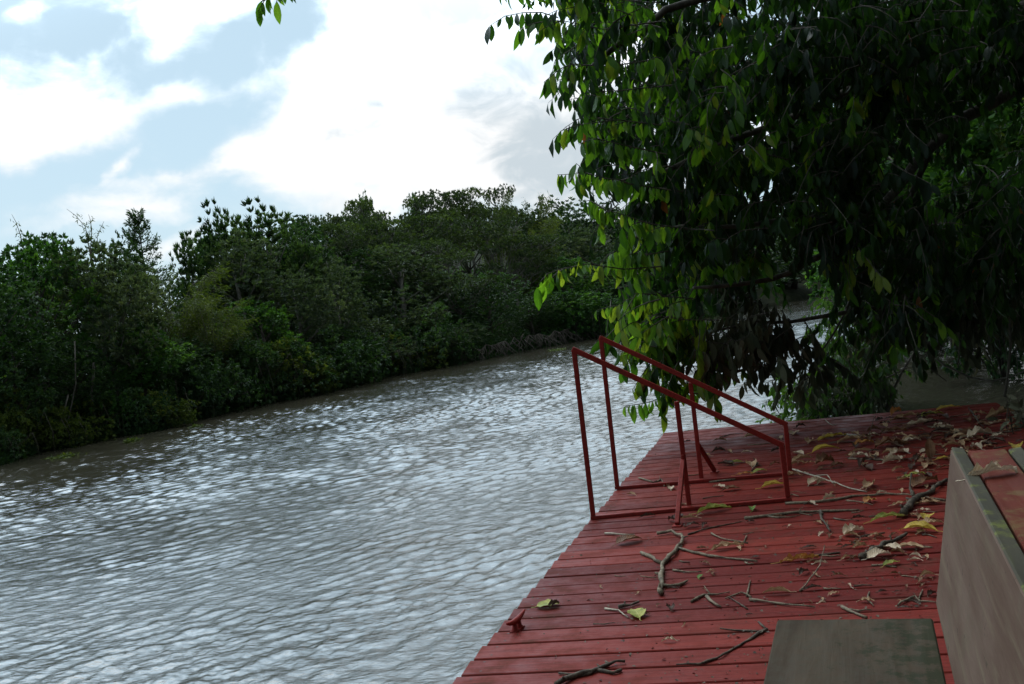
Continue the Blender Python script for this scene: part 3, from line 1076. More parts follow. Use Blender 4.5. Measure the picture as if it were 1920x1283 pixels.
def red_mat(name, c1, c2, cdirt, rough=(.46, .72), grain=True, wear=.72):
    mt, t, bs, out = newmat(name)
    a = attr_tint(t)
    s = t.nodes.new('ShaderNodeSeparateColor')
    t.links.new(a.outputs['Color'], s.inputs[0])
    v = coords(t, (.06, 1, 1)) if grain else coords(t)
    # shift the grain per board
    sh = N(t, 'ShaderNodeVectorMath', operation='MULTIPLY_ADD')
    t.links.new(a.outputs['Color'], sh.inputs[0])
    sh.inputs[1].default_value = (37, 11, 5)
    t.links.new(v, sh.inputs[2])
    g = noise(t, sh.outputs[0], 55, 5, .6)
    g2 = noise(t, sh.outputs[0], 160, 3, .6)
    o = coords(t)
    big = noise(t, o, 1.1, 4)
    mid = noise(t, o, 7, 5, .65)
    col = mixc(t, s.outputs[0], c1, c2)
    col = mixc(t, mapr(t, g, .38, .68, 0, .60), col, mixc(t, 1.0, col, (.55, .5, .5), 'MULTIPLY'))
    dirt = mathn(t, 'MULTIPLY', mapr(t, mid, .46, .72), mapr(t, big, .35, .65, .15, 1))
    col = mixc(t, mathn(t, 'MULTIPLY', dirt, wear), col, cdirt)
    fine = mapr(t, noise(t, o, 70, 4, .7), .60, .70)
    col = mixc(t, mathn(t, 'MULTIPLY', fine, .7), col, (.035, .012, .01))
    t.links.new(col, bs.inputs['Base Color'])
    bs.inputs['Specular IOR Level'].default_value = .09
    rg = mathn(t, 'ADD', mapr(t, mid, .3, .7, rough[0], rough[1]), mathn(t, 'MULTIPLY', dirt, .15))
    t.links.new(rg, bs.inputs['Roughness'])
    h = mathn(t, 'MULTIPLY_ADD', g2, .4, g)
    bump(t, bs, h, .5, .004)
    return mt


deckM = red_mat('red_deck_paint', (.110, .009, .006), (.200, .023, .014), (.060, .030, .018))
railM = red_mat('red_rail_paint', (.23, .025, .019), (.23, .025, .019), (.08, .025, .018), (.35, .55), False, .5)
gapM = simple_mat('dark_timber', (.03, .012, .01), (.07, .03, .022), 4, .9, .3)
screwM = simple_mat('rusty_screw', (.03, .012, .01), (.06, .025, .02), 60, .6, .2)


def build_dock():
    dock = empty('dock', DA, 'red painted plank dock on the river, strewn with fallen leaves', 'dock', rz=DANG)
    rr = random.Random(4)
    bd = MB(); sc = MB()
    y = 0.0
    k = 0
    joists = [LSL * 0 + j for j in np.arange(-6, 9, 1.22)]
    Y_END = -9.0
    while y > Y_END:
        w = .142 + .006 * (rr.random() - .5)
        gap = .007 + .006 * rr.random() ** 2 if rr.random() < .75 else .015
        y0, y1 = y - w, y
        ym = (y0 + y1) / 2
        xl = LSL * ym + .008 * (rr.random() - .5)
        xr = _w + .01 * (rr.random() - .5) + (LSL * ym) * 1.0
        # butt joints
        cuts = [xl]
        x = xl + 1.9 + 3.6 * rr.random()
        if ym < -1.2:
            j = min(joists, key=lambda q: abs(q - x))
            if xl + 1 < j < xr - 1: cuts.append(j)
        cuts.append(xr)
        for a, b in zip(cuts[:-1], cuts[1:]):
            dz = .003 * (rr.random() - .5)
            tl = .0009 * (rr.random() - .5)
            nseg = 1
            t = rr.random()
            sl = LSL * .5 * w
            M = Matrix.Rotation(tl * 4, 3, 'X')
            bd.box(((a + b) / 2, ym, -.02 + dz), (b - a - .004, w, .04), M, .0035, t)
            for jx in joists + [xl + .07]:
                if a + .03 < jx < b - .02:
                    for sy in (-.042, .045):
                        cx, cy = jx + .012 * (rr.random() - .5), ym + sy + .008 * (rr.random() - .5)
                        r = .0055
                        vs = [(cx + r * math.cos(q), cy + r * math.sin(q), dz + .0012) for q in np.linspace(0, 6.283, 9)[:-1]]
                        sc.add(vs, [tuple(range(8))])
        y = y0 - gap
        k += 1
    bd.build('deck_boards', deckM, dock)
    o = sc.build('screws', screwM, dock)
    tag(o, kind='stuff')
    # frame below
    for jx in joists:
        b = MB()
        ya = min(0.0, jx / LSL if LSL else 0) if jx < 0 else 0.0
        yb = Y_END
        xa = jx
        if jx < 0: ya = jx / LSL - .12
        else: ya = -.06
        yb = max(Y_END, (jx - _w) / LSL + .1) if jx > _w - .05 else Y_END
        if ya - yb < .5: continue
        b.box((jx, (ya + yb) / 2, -.115), (.05, ya - yb, .148))
        b.build('joist', gapM, dock)
    e = MB()
    e.bar((LSL * -.05 + .05, -.05, -.20), (LSL * Y_END + .05, Y_END, -.20), .09, .14)
    e.build('edge_beam', railM, dock)
    e = MB()
    e.bar((.06, -.09, -.27), (_w - .05, -.09, -.27), .09, .14)
    e.build('end_beam', gapM, dock)
    for q in np.arange(-.2, Y_END, -2.2):
        for sx in (.12, _w - .15):
            b = MB()
            b.tube([(LSL * q + sx, q - .15, -3.2), (LSL * q + sx, q - .15, -.22)], .09, 12)
            b.build('pile', gapM, dock, True)
    return dock


build_dock()


def deck_obj(name, mb_or_me, mat, loc, label, cat, group=None, smooth=False):
    o = mb_or_me.build(name, mat, None, smooth) if isinstance(mb_or_me, MB) else link(name, mb_or_me, mat)
    o.location = loc
    return tag(o, label, cat, group)


# mooring cleat
def build_cleat():
    c0 = P(970, 1181)
    d = (P(985, 1160) - P(953, 1186)).normalized()
    n = Vector((-d.y, d.x, 0))
    o = empty('mooring_cleat', c0, 'red painted two horned mooring cleat on the dock edge', 'cleat')
    base = MB()
    for s in (-.022, .022):
        base.tube([d * s, d * s + Vector((0, 0, .006)), d * s + Vector((0, 0, .012)), d * s * .9 + Vector((0, 0, .036))], [.02, .018, .012, .010], 10)
    base.bar(d * -.045, d * .045, .034, .008, ch=.003)
    base.build('foot', railM, o, True)
    h = MB()
    pts, rad = [], []
    for s in np.linspace(-1, 1, 13):
        pts.append(d * (.085 * s) + Vector((0, 0, .04 + .014 * s * s)))
        rad.append(.0125 * (1 - .55 * abs(s) ** 2))
    h.tube(pts, rad, 10)
    h.build('horn', railM, o, True)


build_cleat()


# handrails
def build_rail(base_px, top_px, brace, label, bw=.031):
    B = [P(*p) for p in base_px]
    ax = (B[2] - B[0]); ax.z = 0
    ax.normalize()
    T = []
    for b, (tx, ty) in zip(B, top_px):
        r = ray(tx, ty)
        dist = math.hypot(b.x, b.y)
        s = dist / math.hypot(r.x, r.y)
        p = CAM + r * s
        T.append(Vector((b.x * .5 + p.x * .5, b.y * .5 + p.y * .5, p.z)))
    o = empty('handrail', B[0], label, 'handrail', 'red steel handrails of the ladder gap')
    q = lambda v: v - B[0]
    mb = MB()
    mb.bar(q(B[0]) + Vector((0, 0, .012)) - ax * .017, q(B[2]) + Vector((0, 0, .012)) + ax * .02, bw, .02, ch=.002)
    mb.build('base_rail', railM, o)
    mb = MB()
    d = (T[2] - T[0]).normalized()
    mb.bar(q(T[0]) - d * .012, q(T[2]) + d * .012, bw, bw, ch=.003)
    mb.build('top_rail', railM, o)
    side = Vector((-ax.y, ax.x, 0))
    for i in range(3):
        mb = MB()
        mb.bar(q(B[i]) + Vector((0, 0, .0235)), q(T[i]) + Vector((0, 0, -.004 if i != 1 else -.02)), bw - .002, bw - .002, up=ax, ch=.003)
        mb.build('post', railM, o)
    # weld beads at the joints
    mb = MB()
    hz, foot = brace
    mid = B[1].lerp(T[1], hz / max(T[1].z, .01))
    f = P(*foot)
    sd = (f - mid); sd.z = 0
    sd.normalize()
    mb.bar(q(mid) + sd * .022, q(f) + Vector((0, 0, .012)) , .026, .026, ch=.003)
    mb.bar(q(mid) + sd * .02 - Vector((0, 0, .05)), q(mid) + sd * .02 + Vector((0, 0, .03)), .03, .012, up=ax)
    mb.build('brace', railM, o)
    mb = MB()
    mb.bar(q(f) + Vector((0, 0, .004)) - sd * .03, q(f) + Vector((0, 0, .004)) + sd * .03, .05, .007)
    mb.build('foot_plate', railM, o)
    return B, T


build_rail([(1113, 974), (1293, 955), (1478, 940)], [(1077, 656), (1267, 747), (1464, 834)], (.30, (1270, 987)), 'nearer red steel handrail sloping down across the dock')
build_rail([(1158, 918), (1316, 903), (1482, 891)], [(1129, 634), (1294, 712), (1474, 795)], (.24, (1340, 886)), 'farther red steel handrail sloping down across the dock')


# ------------------------------------------------------------------ bench
def wood_mat(name, c1, c2, c3, moss, mossamt=.5, stretch=(1, .07, 1), side=None):
    mt, t, bs, out = newmat(name)
    v = coords(t, stretch)
    o = coords(t)
    g = noise(t, v, 28, 6, .6, .6)
    g2 = noise(t, v, 90, 4, .6)
    b = noise(t, coords(t, (1, .25, 1)), 6, 5, .6)
    col = mixc(t, mapr(t, b, .32, .68), c1, c2)
    col = mixc(t, mapr(t, g, .5, .75, 0, .6), col, c3)
    ms = mathn(t, 'MULTIPLY', mapr(t, noise(t, o, 7.5, 7, .7), .5, .62), mossamt)
    if side:            # algae gathers along the back side of the seat
        sx = t.nodes.new('ShaderNodeSeparateXYZ')
        t.links.new(coords(t), sx.inputs[0])
        ms = mathn(t, 'MULTIPLY', mapr(t, mathn(t, 'ADD', noise(t, o, 20, 7, .75), mapr(t, sx.outputs[0], side[0], side[1], -.16, .07, False)), .46, .58), mossamt)
        mott = noise(t, o, 34, 7, .75)
        col = mixc(t, mapr(t, mott, .42, .62, 0, .6), col, (.045, .036, .022))
    col = mixc(t, ms, col, moss)
    spots = mapr(t, noise(t, o, 45, 4, .6), .64, .72)
    col = mixc(t, mathn(t, 'MULTIPLY', spots, .7), col, (.02, .02, .012))
    t.links.new(col, bs.inputs['Base Color'])
    t.links.new(mapr(t, g, .3, .7, .7, .9), bs.inputs['Roughness'])
    bs.inputs['Specular IOR Level'].default_value = .12
    bump(t, bs, mathn(t, 'MULTIPLY_ADD', g2, .4, g), .4, .004)
    return mt


seatM = wood_mat('weathered_seat', (.036, .022, .012), (.060, .040, .023), (.022, .014, .009), (.016, .019, .006), .8, side=(.05, .38))
backM = wood_mat('weathered_back', (.084, .048, .032), (.125, .080, .058), (.15, .115, .072), (.10, .08, .05), .3)
mossM = wood_mat('mossy_edge', (.038, .032, .022), (.062, .054, .034), (.08, .08, .035), (.13, .14, .025), .8)
redM = wood_mat('red_cap_paint', (.085, .014, .007), (.12, .021, .010), (.065, .010, .006), (.13, .12, .04), .4)


def build_bench():
    # far end corners from the photo; the bench runs toward the viewer along bd
    s0, s1 = P(1457, 1162, .45), P(1750, 1166, .45)
    vp = ray(1605, 485); bd = Vector((-vp.x, -vp.y, 0)).normalized()      # towards viewer
    side = Vector((bd.y, -bd.x, 0))
    if side.x < 0: side = -side
    org = Vector((s0.x, s0.y, 0))
    w = (s1 - s0).dot(side)
    ang = math.atan2(-bd.y, -bd.x) - math.pi / 2
    o = empty('bench', org, 'weathered mossy plank bench with a red capped double back at the right corner', 'bench', rz=ang)
    # local axes: x = side, y = away from viewer
    I = (Matrix.Translation(org) @ Matrix.Rotation(ang, 4, 'Z')).inverted()
    L = -2.1
    mb = MB()
    nsl = 1
    mb.box((w / 2, L / 2, .45 - .02), (w, -L, .04), None, .004)
    mb.build('seat', seatM, o)
    b0 = I @ P(1755, 1134, .435); t0 = I @ P(1783, 838, .845)
    b0.y = t0.y = .0 + .0
    lean = Vector((t0.x - b0.x, 0, t0.z - b0.z)).normalized()
    nrm = Vector((lean.z, 0, -lean.x))            # away from the seat (to the right)
    y1 = (I @ P(1783, 838, .845)).y
    th = .032
    tb = t0; bb = b0

    def panel(x_off, th, lo, hi, mat, name, ye=0.0, mb=None):
        M = Matrix((nrm, Vector((0, 1, 0)), lean)).transposed()
        ln = (tb - bb).length
        c = bb + lean * ((lo + hi) / 2 * ln) + nrm * (x_off + th / 2)
        c.y = y1 + ye + L / 2
        q = MB()
        q.box(c, (th, -L, (hi - lo) * ln), M, .003)
        return q.build(name, mat, o)
    panel(0, th, 0, .985, backM, 'backrest')
    panel(.0005, th - .001, .9855, 1.0, mossM, 'mossy_top_edge')
    c = tb + nrm * (th + .004 + .04)
    q = MB()
    q.box(Vector((tb.x + .082, y1 + L / 2, tb.z - .032)), (.088, -L, .038), None, .003)
    q.build('red_cap', redM, o)
    # rear board of the double back, leaning the other way
    nx = tb.x + .13
    lean2 = Vector((-lean.x, 0, lean.z)); n2 = Vector((lean.z, 0, lean.x))
    M = Matrix((n2, Vector((0, 1, 0)), -lean2 * -1)).transposed()
    ln = (tb - bb).length
    q = MB()
    ctr = Vector((nx + .016, y1 + L / 2, tb.z - .008)) - lean2 * (ln / 2)
    ctr.x = nx + .016 + (lean.x * ln / 2) * 1.0
    q.box(ctr, (th, -L, ln * .98), M, .003)
    q.build('rear_backrest', mossM, o)
    q = MB()
    q.box((nx + .2 + w / 2, L / 2, .43), (w, -L, .04), None, .004)
    q.build('rear_seat', seatM, o)
    for yy in (-.35, L + .35):
        q = MB()
        q.box((w / 2 - .02, yy, .375), (w - .08, .06, .069), None, .004)
        q.box((w - .02 + .27, yy, .372), (w * 1.3, .06, .06), None, .004)
        q.build('cross_bearer', redM, o)
        for xx in (.06, w - .06):
            q = MB()
            q.box((xx, yy, .170), (.07, .058, .34), None, .004)
            q.build('leg', redM, o)
        for xx in (w + .35, nx + .2 + w - .06):
            q = MB()
            q.box((xx, yy, .170), (.07, .058, .34), None, .004)
            q.build('leg', redM, o)
    return o, tb, I


BENCH = build_bench()

# ------------------------------------------------------------------ the overhanging tree
def inpoly(x, y, poly):
    n = len(poly)
    ins = np.zeros(len(x), bool)
    j = n - 1
    for i in range(n):
        xi, yi = poly[i]; xj, yj = poly[j]
        c = ((yi > y) != (yj > y)) & (x < (xj - xi) * (y - yi) / (yj - yi + 1e-9) + xi)
        ins ^= c
        j = i
    return ins


_F = np.array(F_); _R = np.array(RT); _U = np.array(UP); _C = np.array(CAM)


def PDv(px, py, d):
    r = _F[None] + _R[None] * ((px - W_ / 2) / FPX)[:, None] + _U[None] * ((H_ / 2 - py) / FPX)[:, None]
    return _C + r * (d / r[:, 1])[:, None]


LEAF_T = [leaf_tpl(5, .36, .6, .3), leaf_tpl(5, .31, 1.0, .6), leaf_tpl(5, .40, .3, .2)]


def hang_leaves(p, along, n, g, size, tintmu, tw=.12, droop=1.0):
    """leaves hanging from points p (m,3); along (m,3) twig direction"""
    sidev = unit(np.cross(along, np.tile([0, 0, 1.], (n, 1))) + 1e-4)
    s = np.where(np.arange(n) % 2 == 0, 1., -1.)[:, None]
    d = unit(np.array([0, 0, -1.5 * droop]) + .35 * along +   .32 * s * sidev + .3 * g.normal(size=(n, 3)))
    nn = unit(rnd_dir(n, g) * (1, 1, .3) + .9 * np.array([-.35, -.75, .35]))
    sz = size * (.5 + .75 * g.random(n))
    t = np.clip(tintmu + tw * g.normal(size=n), 0, .94)
    odd = g.random(n) < .003
    t[odd] = .99
    return p, d, nn, sz, t


def grow(name, twigs, g, size, tintmu, mat, parent, spacing=.045, woodmat=None, tpls=LEAF_T, droop=1.0, tw=.12, twig_r=.004):
    """twigs: list of polylines (k,3). leaves hang alternately along the outer part"""
    parts = [[], [], []]
    w = MB()
    for tw_i, pl in enumerate(twigs):
        pl = np.asarray(pl)
        seg = np.linalg.norm(np.diff(pl, axis=0), axis=1)
        cum = np.concatenate([[0], np.cumsum(seg)])
        Ltot = cum[-1]
        n = max(3, int(Ltot / spacing))
        s = np.linspace(.12 * Ltot, Ltot, n) + g.normal(size=n) * spacing * .2
        s = np.clip(s, 0, Ltot)
        p = np.stack([np.interp(s, cum, pl[:, k]) for k in range(3)], 1)
        al = unit(np.stack([np.interp(np.clip(s + .02, 0, Ltot), cum, pl[:, k]) - np.interp(np.clip(s - .02, 0, Ltot), cum, pl[:, k]) for k in range(3)], 1))
        mu = tintmu[tw_i] if hasattr(tintmu, '__len__') else tintmu
        L = hang_leaves(p, al, n, g, size, mu, tw, droop)
        k = int(g.integers(0, 3))
        parts[k].append(L)
        r = [twig_r * (1.5 - q / (len(pl) - 1)) for q in range(len(pl))]
        w.tube(pl, r, 4, cap=False)
    out = []
    for k in range(3):
        if parts[k]:
            a = [np.concatenate([q[i] for q in parts[k]]) for i in range(5)]
            out.append(leaves(tpls[k % len(tpls)], *a))
    o = leaf_mesh(name, out, mat, parent)
    w.build('twigs', woodmat or barkM, parent)
    return o


def twig_from(p, dirv, L, g, sag=.35, k=4):
    pts = [p]
    d = unit(dirv[None])[0]
    q = p.copy()
    for i in range(k):
        d = unit((d + g.normal(size=3) * .12 + np.array([0, 0, -sag / k]))[None])[0]
        q = q + d * L / k
        pts.append(q.copy())
    return np.array(pts)


def build_tree():
    g = np.random.default_rng(21)
    base = Vector((8.2, 10.5, -1.2))
    T = empty('overhanging_tree', base, 'large dark tree leaning over the dock and river from the right, its long leaves drooping', 'tree')
    q = lambda pts: np.asarray(pts) - np.array(base)
    LP = lambda lst: [tuple(q([PD(x, y, d)])[0]) for x, y, d in lst]
    # trunk and limbs
    w = MB()
    tr = [(0, 0, -.6), (-.1, -.05, .8), (-.35, -.2, 2.2), (-.8, -.5, 3.6), (-1.4, -.9, 5.2), (-1.9, -1.6, 6.8), (-2.4, -2.6, 8.0)]
    w.tube(tr, [.30, .25, .22, .19, .15, .11, .06], 12)
    w.build('trunk', barkM, T, True)
    limbs = [
        ([(2150, 130, 9.6), (1960, 150, 9.6), (1790, 235, 9.3), (1700, 320, 9.0), (1640, 400, 8.8), (1560, 470, 8.6), (1440, 520, 8.4), (1300, 540, 8.2)], .07),
        ([(1760, 250, 9.3), (1700, 380, 9.5), (1600, 560, 9.4), (1540, 660, 9.2)], .035),
        ([(2200, 330, 9.8), (2050, 420, 9.4), (1900, 470, 9.2), (1780, 535, 9.0), (1650, 570, 9.0), (1480, 600, 8.8), (1340, 620, 8.6)], .05),
        ([(2100, -150, 9.5), (1800, -120, 9), (1500, -60, 8.6), (1250, 20, 8.2), (1120, 120, 8.0), (1060, 150, 7.8)], .06),
        ([(1950, 0, 9.5), (1700, 120, 9), (1450, 230, 8.5), (1250, 320, 8.1), (1120, 350, 7.9)], .05),
        ([(1640, 400, 8.8), (1450, 420, 8.5), (1280, 430, 8.2), (1170, 450, 8.0)], .03),
        ([(1480, 600, 8.8), (1420, 680, 8.7), (1330, 720, 8.6), (1270, 745, 8.5)], .018),
        ([(1900, -260, 8.5), (1500, -260, 7.6), (1000, -160, 7.0), (700, -110, 6.6), (520, -60, 6.3)], .035),
    ]
    for pts, r in limbs:
        b = MB()
        p = [Vector(v) for v in LP(pts)]
        pp = []
        for i in range(len(p) - 1):
            for s in (0, .33, .66):
                pp.append(p[i].lerp(p[i + 1], s) + Vector(g.normal(size=3)) * r * .35)
        pp.append(p[-1])
        b.tube(pp, [r * (1 - .82 * i / (len(pp) - 1)) for i in range(len(pp))], 8)
        b.build('limb', barkM, T, True)

    # ---- outer boughs that make the edge of the crown against the sky, river and far bank
    def boughs(specs):
        out = []
        for pts, sub in specs:
            P3 = q([PD(x, y, d) for x, y, d in pts])
            out.append(P3)
            # side twigs
            for k in range(len(P3) - 1):
                for s in range(sub):
                    t = g.random()
                    p = P3[k] * (1 - t) + P3[k + 1] * t
                    dv = unit((P3[k + 1] - P3[k])[None])[0] + g.normal(size=3) * .5
                    out.append(twig_from(p, dv, .12 + .16 * g.random(), g, .5))
        return out
    edge = boughs([
        ([(1240, 500, 7.9), (1170, 505, 7.8), (1100, 495, 7.7), (1050, 505, 7.6), (1022, 515, 7.6)], 1),
        ([(1300, 430, 8.0), (1220, 420, 7.9), (1160, 400, 7.8), (1125, 390, 7.8)], 2),
        ([(1280, 360, 8.0), (1180, 345, 7.8), (1100, 325, 7.7), (1045, 328, 7.6)], 2),
        ([(1250, 290, 8.0), (1160, 270, 7.8), (1110, 258, 7.7)], 2),
        ([(1240, 235, 8.0), (1160, 225, 7.9), (1100, 232, 7.8), (1072, 238, 7.8)], 1),
        ([(1260, 160, 8.0), (1160, 170, 7.9), (1090, 175, 7.8)], 2),
        ([(1240, 110, 8.0), (1140, 125, 7.9), (1080, 120, 7.8), (1056, 125, 7.8)], 2),
        ([(1240, 40, 8.0), (1130, 55, 7.9), (1060, 40, 7.8), (1035, 38, 7.8)], 2),
        ([(1200, -30, 7.9), (1100, -20, 7.8), (1020, -14, 7.7), (985, -18, 7.7)], 1),
        ([(1260, 470, 8.0), (1200, 480, 7.9), (1150, 470, 7.8)], 3),
        ([(1300, 560, 8.2), (1240, 555, 8.1), (1190, 550, 8.0)], 3),
        ([(1350, 600, 8.3), (1280, 600, 8.2), (1220, 590, 8.1)], 3),
        ([(1400, 650, 8.6), (1330, 655, 8.5), (1250, 650, 8.4), (1200, 650, 8.3), (1182, 652, 8.3)], 1),
        ([(1420, 690, 8.7), (1340, 700, 8.6), (1280, 722, 8.5), (1240, 715, 8.4), (1228, 712, 8.4)], 1),
        ([(1330, 740, 8.6), (1270, 735, 8.5), (1215, 755, 8.4), (1172, 762, 8.3)], 0),
        ([(1440, 470, 8.3), (1420, 480, 8.2), (1390, 470, 8.1)], 3),
        ([(1380, 290, 8.0), (1350, 270, 7.8), (1320, 255, 7.6)], 3),
        ([(1480, 300, 8.0), (1440, 290, 7.8), (1400, 270, 7.6)], 2),
    ])
    grow('foliage', edge, g, .150, .80, leafM, T, .037, tw=.12)  # young edge leaves, tinted lighter still for the light on them
    # twig tips dangling into the top edge of the view, at the end of the long overhead limb
    tip = boughs([([(560, -60, 6.3), (530, -24, 6.3), (505, -6, 6.3), (490, 2, 6.3)], 1), ([(545, -40, 6.3), (522, -10, 6.3), (518, 6, 6.3)], 0), ([(560, -50, 6.3), (540, -22, 6.3), (532, -12, 6.3)], 0)])
    grow('foliage', tip, g, .125, .72, leafM, T, .05)

    # ---- the mass of the crown
    polyA = [(1085, -80), (1105, 60), (1112, 180), (1130, 260), (1150, 330), (1200, 390), (1220, 450), (1230, 520), (1230, 550), (1290, 575), (1350, 590),
             (1390, 545), (1425, 450), (1540, 430), (1590, 490), (1640, 590), (1720, 600), (1800, 570), (1860, 540), (1990, 510), (1990, -80)]
    polyB = [(x + 25, y - 45 if y > 200 else y) for x, y in polyA]
    holeA = [(1640, 250), (1800, 190), (1960, 80), (1960, 300), (1900, 330), (1800, 360), (1690, 360)]

    def fill(poly, ntw, d0, d1, L, size, mu, name, mat=leafM, hole=None, hk=.15, spacing=.040, dirs=(-.8, -.25, -.1), tpls=LEAF_T, tw=.12, skew=False):
        xs = np.array([a for a, b in poly]); ys = np.array([b for a, b in poly])
        px = g.uniform(xs.min(), xs.max(), ntw * 4); py = g.uniform(ys.min(), ys.max(), ntw * 4)
        ok = inpoly(px, py, poly)
        if hole is not None:
            ok &= ~(inpoly(px, py, hole) & (g.random(len(px)) > hk))
        px, py = px[ok][:ntw], py[ok][:ntw]
        d = g.uniform(d0, d1, len(px))
        pts = q(PDv(px, py, d))
        tws = []
        mus = []
        # sprays: several twigs fan out from one point of a bough, so the crown clumps and gaps open between
        for p, pxx in zip(pts, px):
            cm = mu + .12 * g.normal() + (.40 if skew and g.random() < (.38 if pxx < 1420 else .07) else 0)  # fresher sprays, mostly left: the lit side is put into leaf colour
            main = np.array(dirs) + g.normal(size=3) * .6
            for k in range(6):
                st = p + g.normal(size=3) * .10
                dv = unit(main[None])[0] + g.normal(size=3) * .55
                tws.append(twig_from(st, dv, L * (.5 + .8 * g.random()), g, .75))
                mus.append(cm + .08 * g.normal())
        return grow(name, tws, g, size, mus, mat, T, spacing, tw=tw, tpls=tpls)
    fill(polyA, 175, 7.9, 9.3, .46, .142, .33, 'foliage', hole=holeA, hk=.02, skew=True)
    simp = [leaf_tpl(2, .42, .5, .3)] * 3
    fill(polyB, 300, 9.3, 11.8, .55, .160, .08, 'foliage', hole=holeA, hk=.04, tpls=simp, spacing=.055)  # deep layer tinted darker, painting the shade inside the crown
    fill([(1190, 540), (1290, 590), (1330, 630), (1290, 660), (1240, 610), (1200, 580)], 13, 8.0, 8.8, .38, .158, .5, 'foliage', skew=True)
    # silt-coated lower leaves
    fill([(1300, 590), (1340, 600), (1460, 570), (1470, 620), (1440, 640), (1350, 655), (1300, 640)], 15, 8.3, 9.0, .30, .150, .55, 'silty_foliage', mudleafM, tw=.2)
    fill([(1430, 600), (1520, 620), (1560, 700), (1470, 700), (1420, 680)], 6, 8.6, 9.4, .34, .14, .25, 'silty_foliage', mudleafM)
    fill([(1660, 560), (1800, 540), (1900, 540), (1900, 580), (1780, 600), (1700, 620), (1650, 610)], 24, 9.3, 10.5, .36, .150, .35, 'silty_foliage', mudleafM, tw=.2)
    # upper crown, out of the picture overhead: it shades the dock
    n = 2800
    px = g.uniform(-2.2, 8.5, n); py = g.uniform(-1.5, 12, n); pz = g.uniform(4.4, 8.0, n) + .12 * np.abs(py - 5)
    keep = (px > 0.4 + .12 * py) & (pz > 1.35 + .42 * np.maximum(py, 0) + .6)
    pts = q(np.stack([px, py, pz], 1)[keep])
    tws = [twig_from(p, np.array([-.5, -.3, -.2]) + g.normal(size=3) * .6, .8, g, .5, 3) for p in pts]
    grow('foliage', tws, g, .22, .45, leafM, T, .07, tpls=simp)
    for i in range(10):
        b = MB()
        e = Vector((g.uniform(1, 7), g.uniform(0, 7), g.uniform(5, 7))) - base
        s = Vector(tr[4 + i % 3])
        b.tube([s, s.lerp(e, .5) + Vector((0, 0, .5)), e], [.06, .04, .015], 6)
        b.build('limb', barkM, T, True)
    return T


TREE = build_tree()


# ------------------------------------------------------------------ half drowned bush beyond the dock corner, and the driftwood stems in it
def build_flood_bush():
    g = np.random.default_rng(31)
    base = P(1590, 778, WATER)
    T = empty('flooded_bush', base, 'leafy bush standing in the river just beyond the dock corner', 'bush')
    q = lambda pts: np.asarray(pts) - np.array(base)
    D = base.y
    w = MB()
    stems = [[(1575, 800), (1580, 740), (1600, 700), (1650, 640)], [(1655, 800), (1668, 745), (1690, 700), (1720, 650)], [(1560, 800), (1530, 760), (1500, 730), (1470, 715)],
             [(1600, 800), (1590, 720), (1560, 640), (1550, 590)], [(1520, 790), (1560, 770), (1640, 720), (1700, 690)], [(1640, 790), (1632, 740), (1625, 700)],
             [(1550, 800), (1545, 740), (1520, 690)]]
    for k, s in enumerate(stems):
        pts = q([PD(x, y, D + .3 * math.sin(k * 2 + i)) for i, (x, y) in enumerate(s)])
        w.tube(pts, [.05, .035, .025, .012][:len(pts)], 6)
    w.build('stems', barkM, T, True)
    poly = [(1470, 715), (1530, 700), (1560, 660), (1600, 640), (1660, 650), (1680, 690), (1660, 735), (1620, 765), (1560, 778), (1490, 775), (1470, 750)]
    for (pl, n, mat, nm, mu) in ((poly, 230, bushleafM, 'foliage', .45), ([(1540, 560), (1620, 540), (1700, 560), (1700, 620), (1640, 660), (1560, 660)], 150, bushleafM, 'foliage', .5),
                                 ([(1520, 690), (1660, 680), (1670, 740), (1600, 760), (1500, 765)], 120, mudleafM, 'silty_foliage', .3)):
        xs = [a for a, b in pl]; ys = [b for a, b in pl]
        px = g.uniform(min(xs), max(xs), n * 4); py = g.uniform(min(ys), max(ys), n * 4)
        ok = inpoly(px, py, pl)
        px, py = px[ok][:n], py[ok][:n]
        pts = q(PDv(px, py, D + g.uniform(-.8, 1.2, len(px))))
        tws = [twig_from(p, np.array([-.5, -.3, .1]) + g.normal(size=3) * .7, .55, g, .5, 3) for p in pts]
        grow(nm, tws, g, .17, mu, mat, T, .06, tpls=[leaf_tpl(2, .42, .5, .3)] * 3, droop=.7, tw=.18)
    # trailing fresh sprigs at its left foot
    tws = [twig_from(q([PD(x, y, D - .4)])[0], np.array([-1, -.1, -.1]) + g.normal(size=3) * .3, .5, g, .2, 3) for x, y in
           [(1510, 735), (1500, 722), (1490, 770), (1480, 774), (1500, 776), (1470, 776), (1520, 778), (1495, 745)] * 2]
    grow('foliage', tws, g, .14, .85, bushleafM, T, .05, tpls=[leaf_tpl(2, .42, .5, .3)] * 3, droop=.3)


build_flood_bush()


